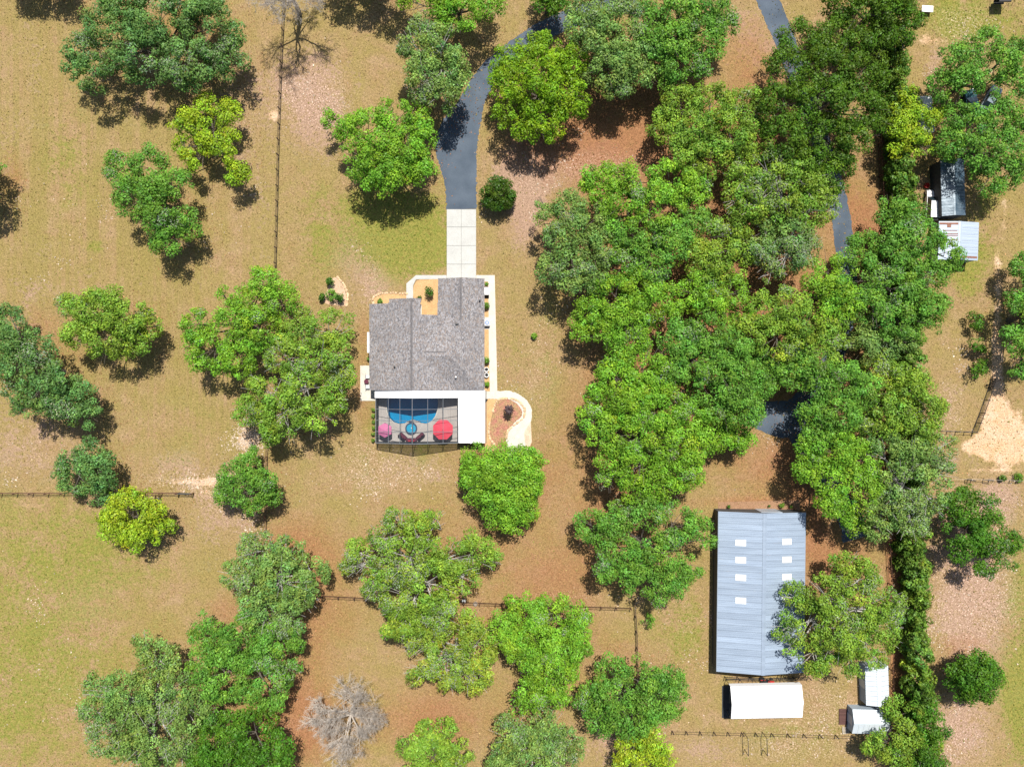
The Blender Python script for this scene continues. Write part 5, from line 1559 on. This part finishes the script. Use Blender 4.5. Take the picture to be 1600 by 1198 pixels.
# leafless trees
GREYB = surf('grey_twigs', (.50, .445, .385), (.34, .30, .26), 2.0, .9)
def bare_tree(label, px, py, R, h, fork_h, seed, nl, asym=None, lean=(0, 0), depth=4, name='leafless_tree'):
    r = random.Random(seed)
    b = P(px, py, 0)
    root = thing(name, label, 'tree', (b.x, b.y, 0))
    tk = MB(); tw = MB()
    top = Vector((b.x+lean[0], b.y+lean[1], fork_h))
    mid = Vector((b.x+lean[0]*.35+.25, b.y+lean[1]*.4, fork_h*.5))
    tk.tube([(b.x, b.y, -.1), tuple(mid), tuple(top)], [.42, .32, .26], 8)
    def grow(p, d, ln, rad, lev):
        pts = [p]; rr = [rad]
        q = p.copy(); dd = d.copy()
        for s in range(3):
            dd = (dd+Vector((r.gauss(0, .22), r.gauss(0, .22), r.gauss(.02, .16)))).normalized()
            q = q+dd*ln/3; pts.append(q.copy()); rr.append(rad*(1-.22*(s+1)))
        (tk if lev <= 1 else tw).tube(pts, rr, 6 if lev <= 1 else 3, False)
        if lev >= depth: return
        n = {0: 5, 1: 6, 2: 6, 3: 5}[lev]
        for k in range(n):
            t = r.uniform(.3, 1.0)
            i = min(2, int(t*3)); s = pts[i].lerp(pts[i+1], t*3-i)
            nd = (dd+Vector((r.gauss(0, .62), r.gauss(0, .62), r.gauss(.10, .38)))).normalized()
            grow(s, nd, ln*r.uniform(.46, .70), max(rad*r.uniform(.32, .46), .015), lev+1)
    for k in range(nl):
        a = 2*math.pi*k/nl+r.uniform(-.25, .25)
        if asym and asym(a): continue
        d = Vector((math.cos(a), math.sin(a), r.uniform(.25, .75))).normalized()
        grow(top+Vector((0, 0, r.uniform(-.3, .2))), d, R*r.uniform(.5, .66), .15, 0)
    tk.build('trunk', GREYB, root); tw.build('twigs', GREYB, root)
bare_tree('grey leafless tree with a rounded tangle of twigs at the lower edge', 552, 1107, 7.3, 5.5, 1.8, 21, 12, lambda a: 1.0 < a < 1.5)
bare_tree('tall bare tree with pale twigs at the top edge above the board fence', 468, 22, 6.5, 13, 6.5, 9, 6, None, (.4, -.6), 4)

# ------------------------------------------------------------------ what nobody could count: fallen leaves and grass
def scatter():
    pos = []
    patches = [(x, y, rx, ry, int(rx*ry*s*.055)) for x, y, rx, ry, s in PALE]
    patches += [(388,685,20,17,900),(300,752,40,4,260),(350,752,30,5,200),(395,855,12,35,260)]
    for x, y, rx, ry, n in patches:
        a = np.stack([rng.normal(x, rx*.75, n), rng.normal(y, ry*.75, n)], 1)
        # leaves gather in drifts
        k = max(1, n//25); ctr = a[rng.integers(0, n, k)]
        sel = rng.uniform(size=n) < .55
        a[sel] = ctr[rng.integers(0, k, sel.sum())]+rng.normal(0, 7.0, (sel.sum(), 2))
        pos.append(a)
    a = np.concatenate(pos)
    ok = ~((a[:, 0] > 575) & (a[:, 0] < 775) & (a[:, 1] > 430) & (a[:, 1] < 695)) & ~((a[:, 0] > 697) & (a[:, 0] < 746) & (a[:, 1] < 440) & (a[:, 1] > 320)) & ~((a[:,0] > 1118) & (a[:,0] < 1262) & (a[:,1] > 795) & (a[:,1] < 1124))
    a = a[ok]; n = len(a)
    p3 = np.stack([(a[:, 0]-800)/10, (599-a[:, 1])/10, np.full(n, .03)], 1)
    nr = rng.normal(0, .25, (n, 3))+np.array([0, 0, 1])
    s = rng.uniform(.05, .15, n)*np.where(rng.uniform(size=n) > .93, 1.6, 1)
    t = np.array([(.62, .50, .40)])*KA*np.exp(rng.normal(0, .22, (n, 1)))
    o = quads_mesh('fallen_leaves', p3, nr, s, s*.7, t, M['moss'], None)
    tag(o, kind='stuff')
    # brown litter under crowns
    pp = []
    for t_ in TREES:
        for (x, y, z, R) in spread(t_[6], t_[2]):
            m_ = int(10*R*R)
            pp.append(np.stack([rng.normal(x, R*.75, m_), rng.normal(y-1.0, R*.75, m_), np.full(m_, .025)], 1))
    p3 = np.concatenate(pp); n = len(p3)
    gx, gy = 800+10*p3[:, 0], 599-10*p3[:, 1]
    ok = ~((gx > 575) & (gx < 775) & (gy > 430) & (gy < 695)) & ~((gx > 1118) & (gx < 1262) & (gy > 795) & (gy < 1124))
    p3 = p3[ok]; n = len(p3)
    nr = rng.normal(0, .3, (n, 3))+np.array([0, 0, 1]); s = rng.uniform(.05, .13, n)
    t = np.array([(.30, .15, .075)])*KA*np.exp(rng.normal(0, .35, (n, 1)))
    o = quads_mesh('leaf_litter', p3, nr, s, s*.7, t, M['moss'], None)
    tag(o, kind='stuff')
    # tufts of grass, greener where the sward is green
    n = 170000
    gx = rng.uniform(-30, 1630, n); gy = rng.uniform(-30, 1230, n)
    gsum = np.zeros(n)
    for x, y, rx, ry, s_ in GREEN: gsum += s_*np.exp(-.8*(((gx-x)/rx)**2+((gy-y)/ry)**2))
    ok = rng.uniform(size=n) < (.42+.6*np.clip(gsum, 0, 1))
    ok &= ~((gx > 562) & (gx < 778) & (gy > 428) & (gy < 697)) & ~((gx > 1118) & (gx < 1262) & (gy > 795) & (gy < 1124))
    ok &= ~((gx > 676) & (gx < 748) & (gy > 180) & (gy < 440)) & ~((gx > 766) & (gx < 834) & (gy > 605) & (gy < 716))
    gx, gy, gsum = gx[ok], gy[ok], gsum[ok]; n = len(gx)
    p3 = np.stack([(gx-800)/10, (599-gy)/10, np.full(n, .035)], 1)
    nr = rng.normal(0, .8, (n, 3))+np.array([0, 0, .5]); s = .05+.16*rng.uniform(size=n)**2
    gm = np.clip(gsum+rng.normal(.12, .22, n), 0, 1)[:, None]
    t = (np.array([(.345, .255, .105)])*(1-gm)+np.array([(.16, .21, .03)])*gm)*KA*np.exp(rng.normal(0, .2, (n, 1)))
    o = quads_mesh('grass', p3, nr, s, s*.5, t, M['moss'], None)
    tag(o, kind='stuff')
scatter()
print('leaf quads', NLEAF, 'objects', len(bpy.data.objects))
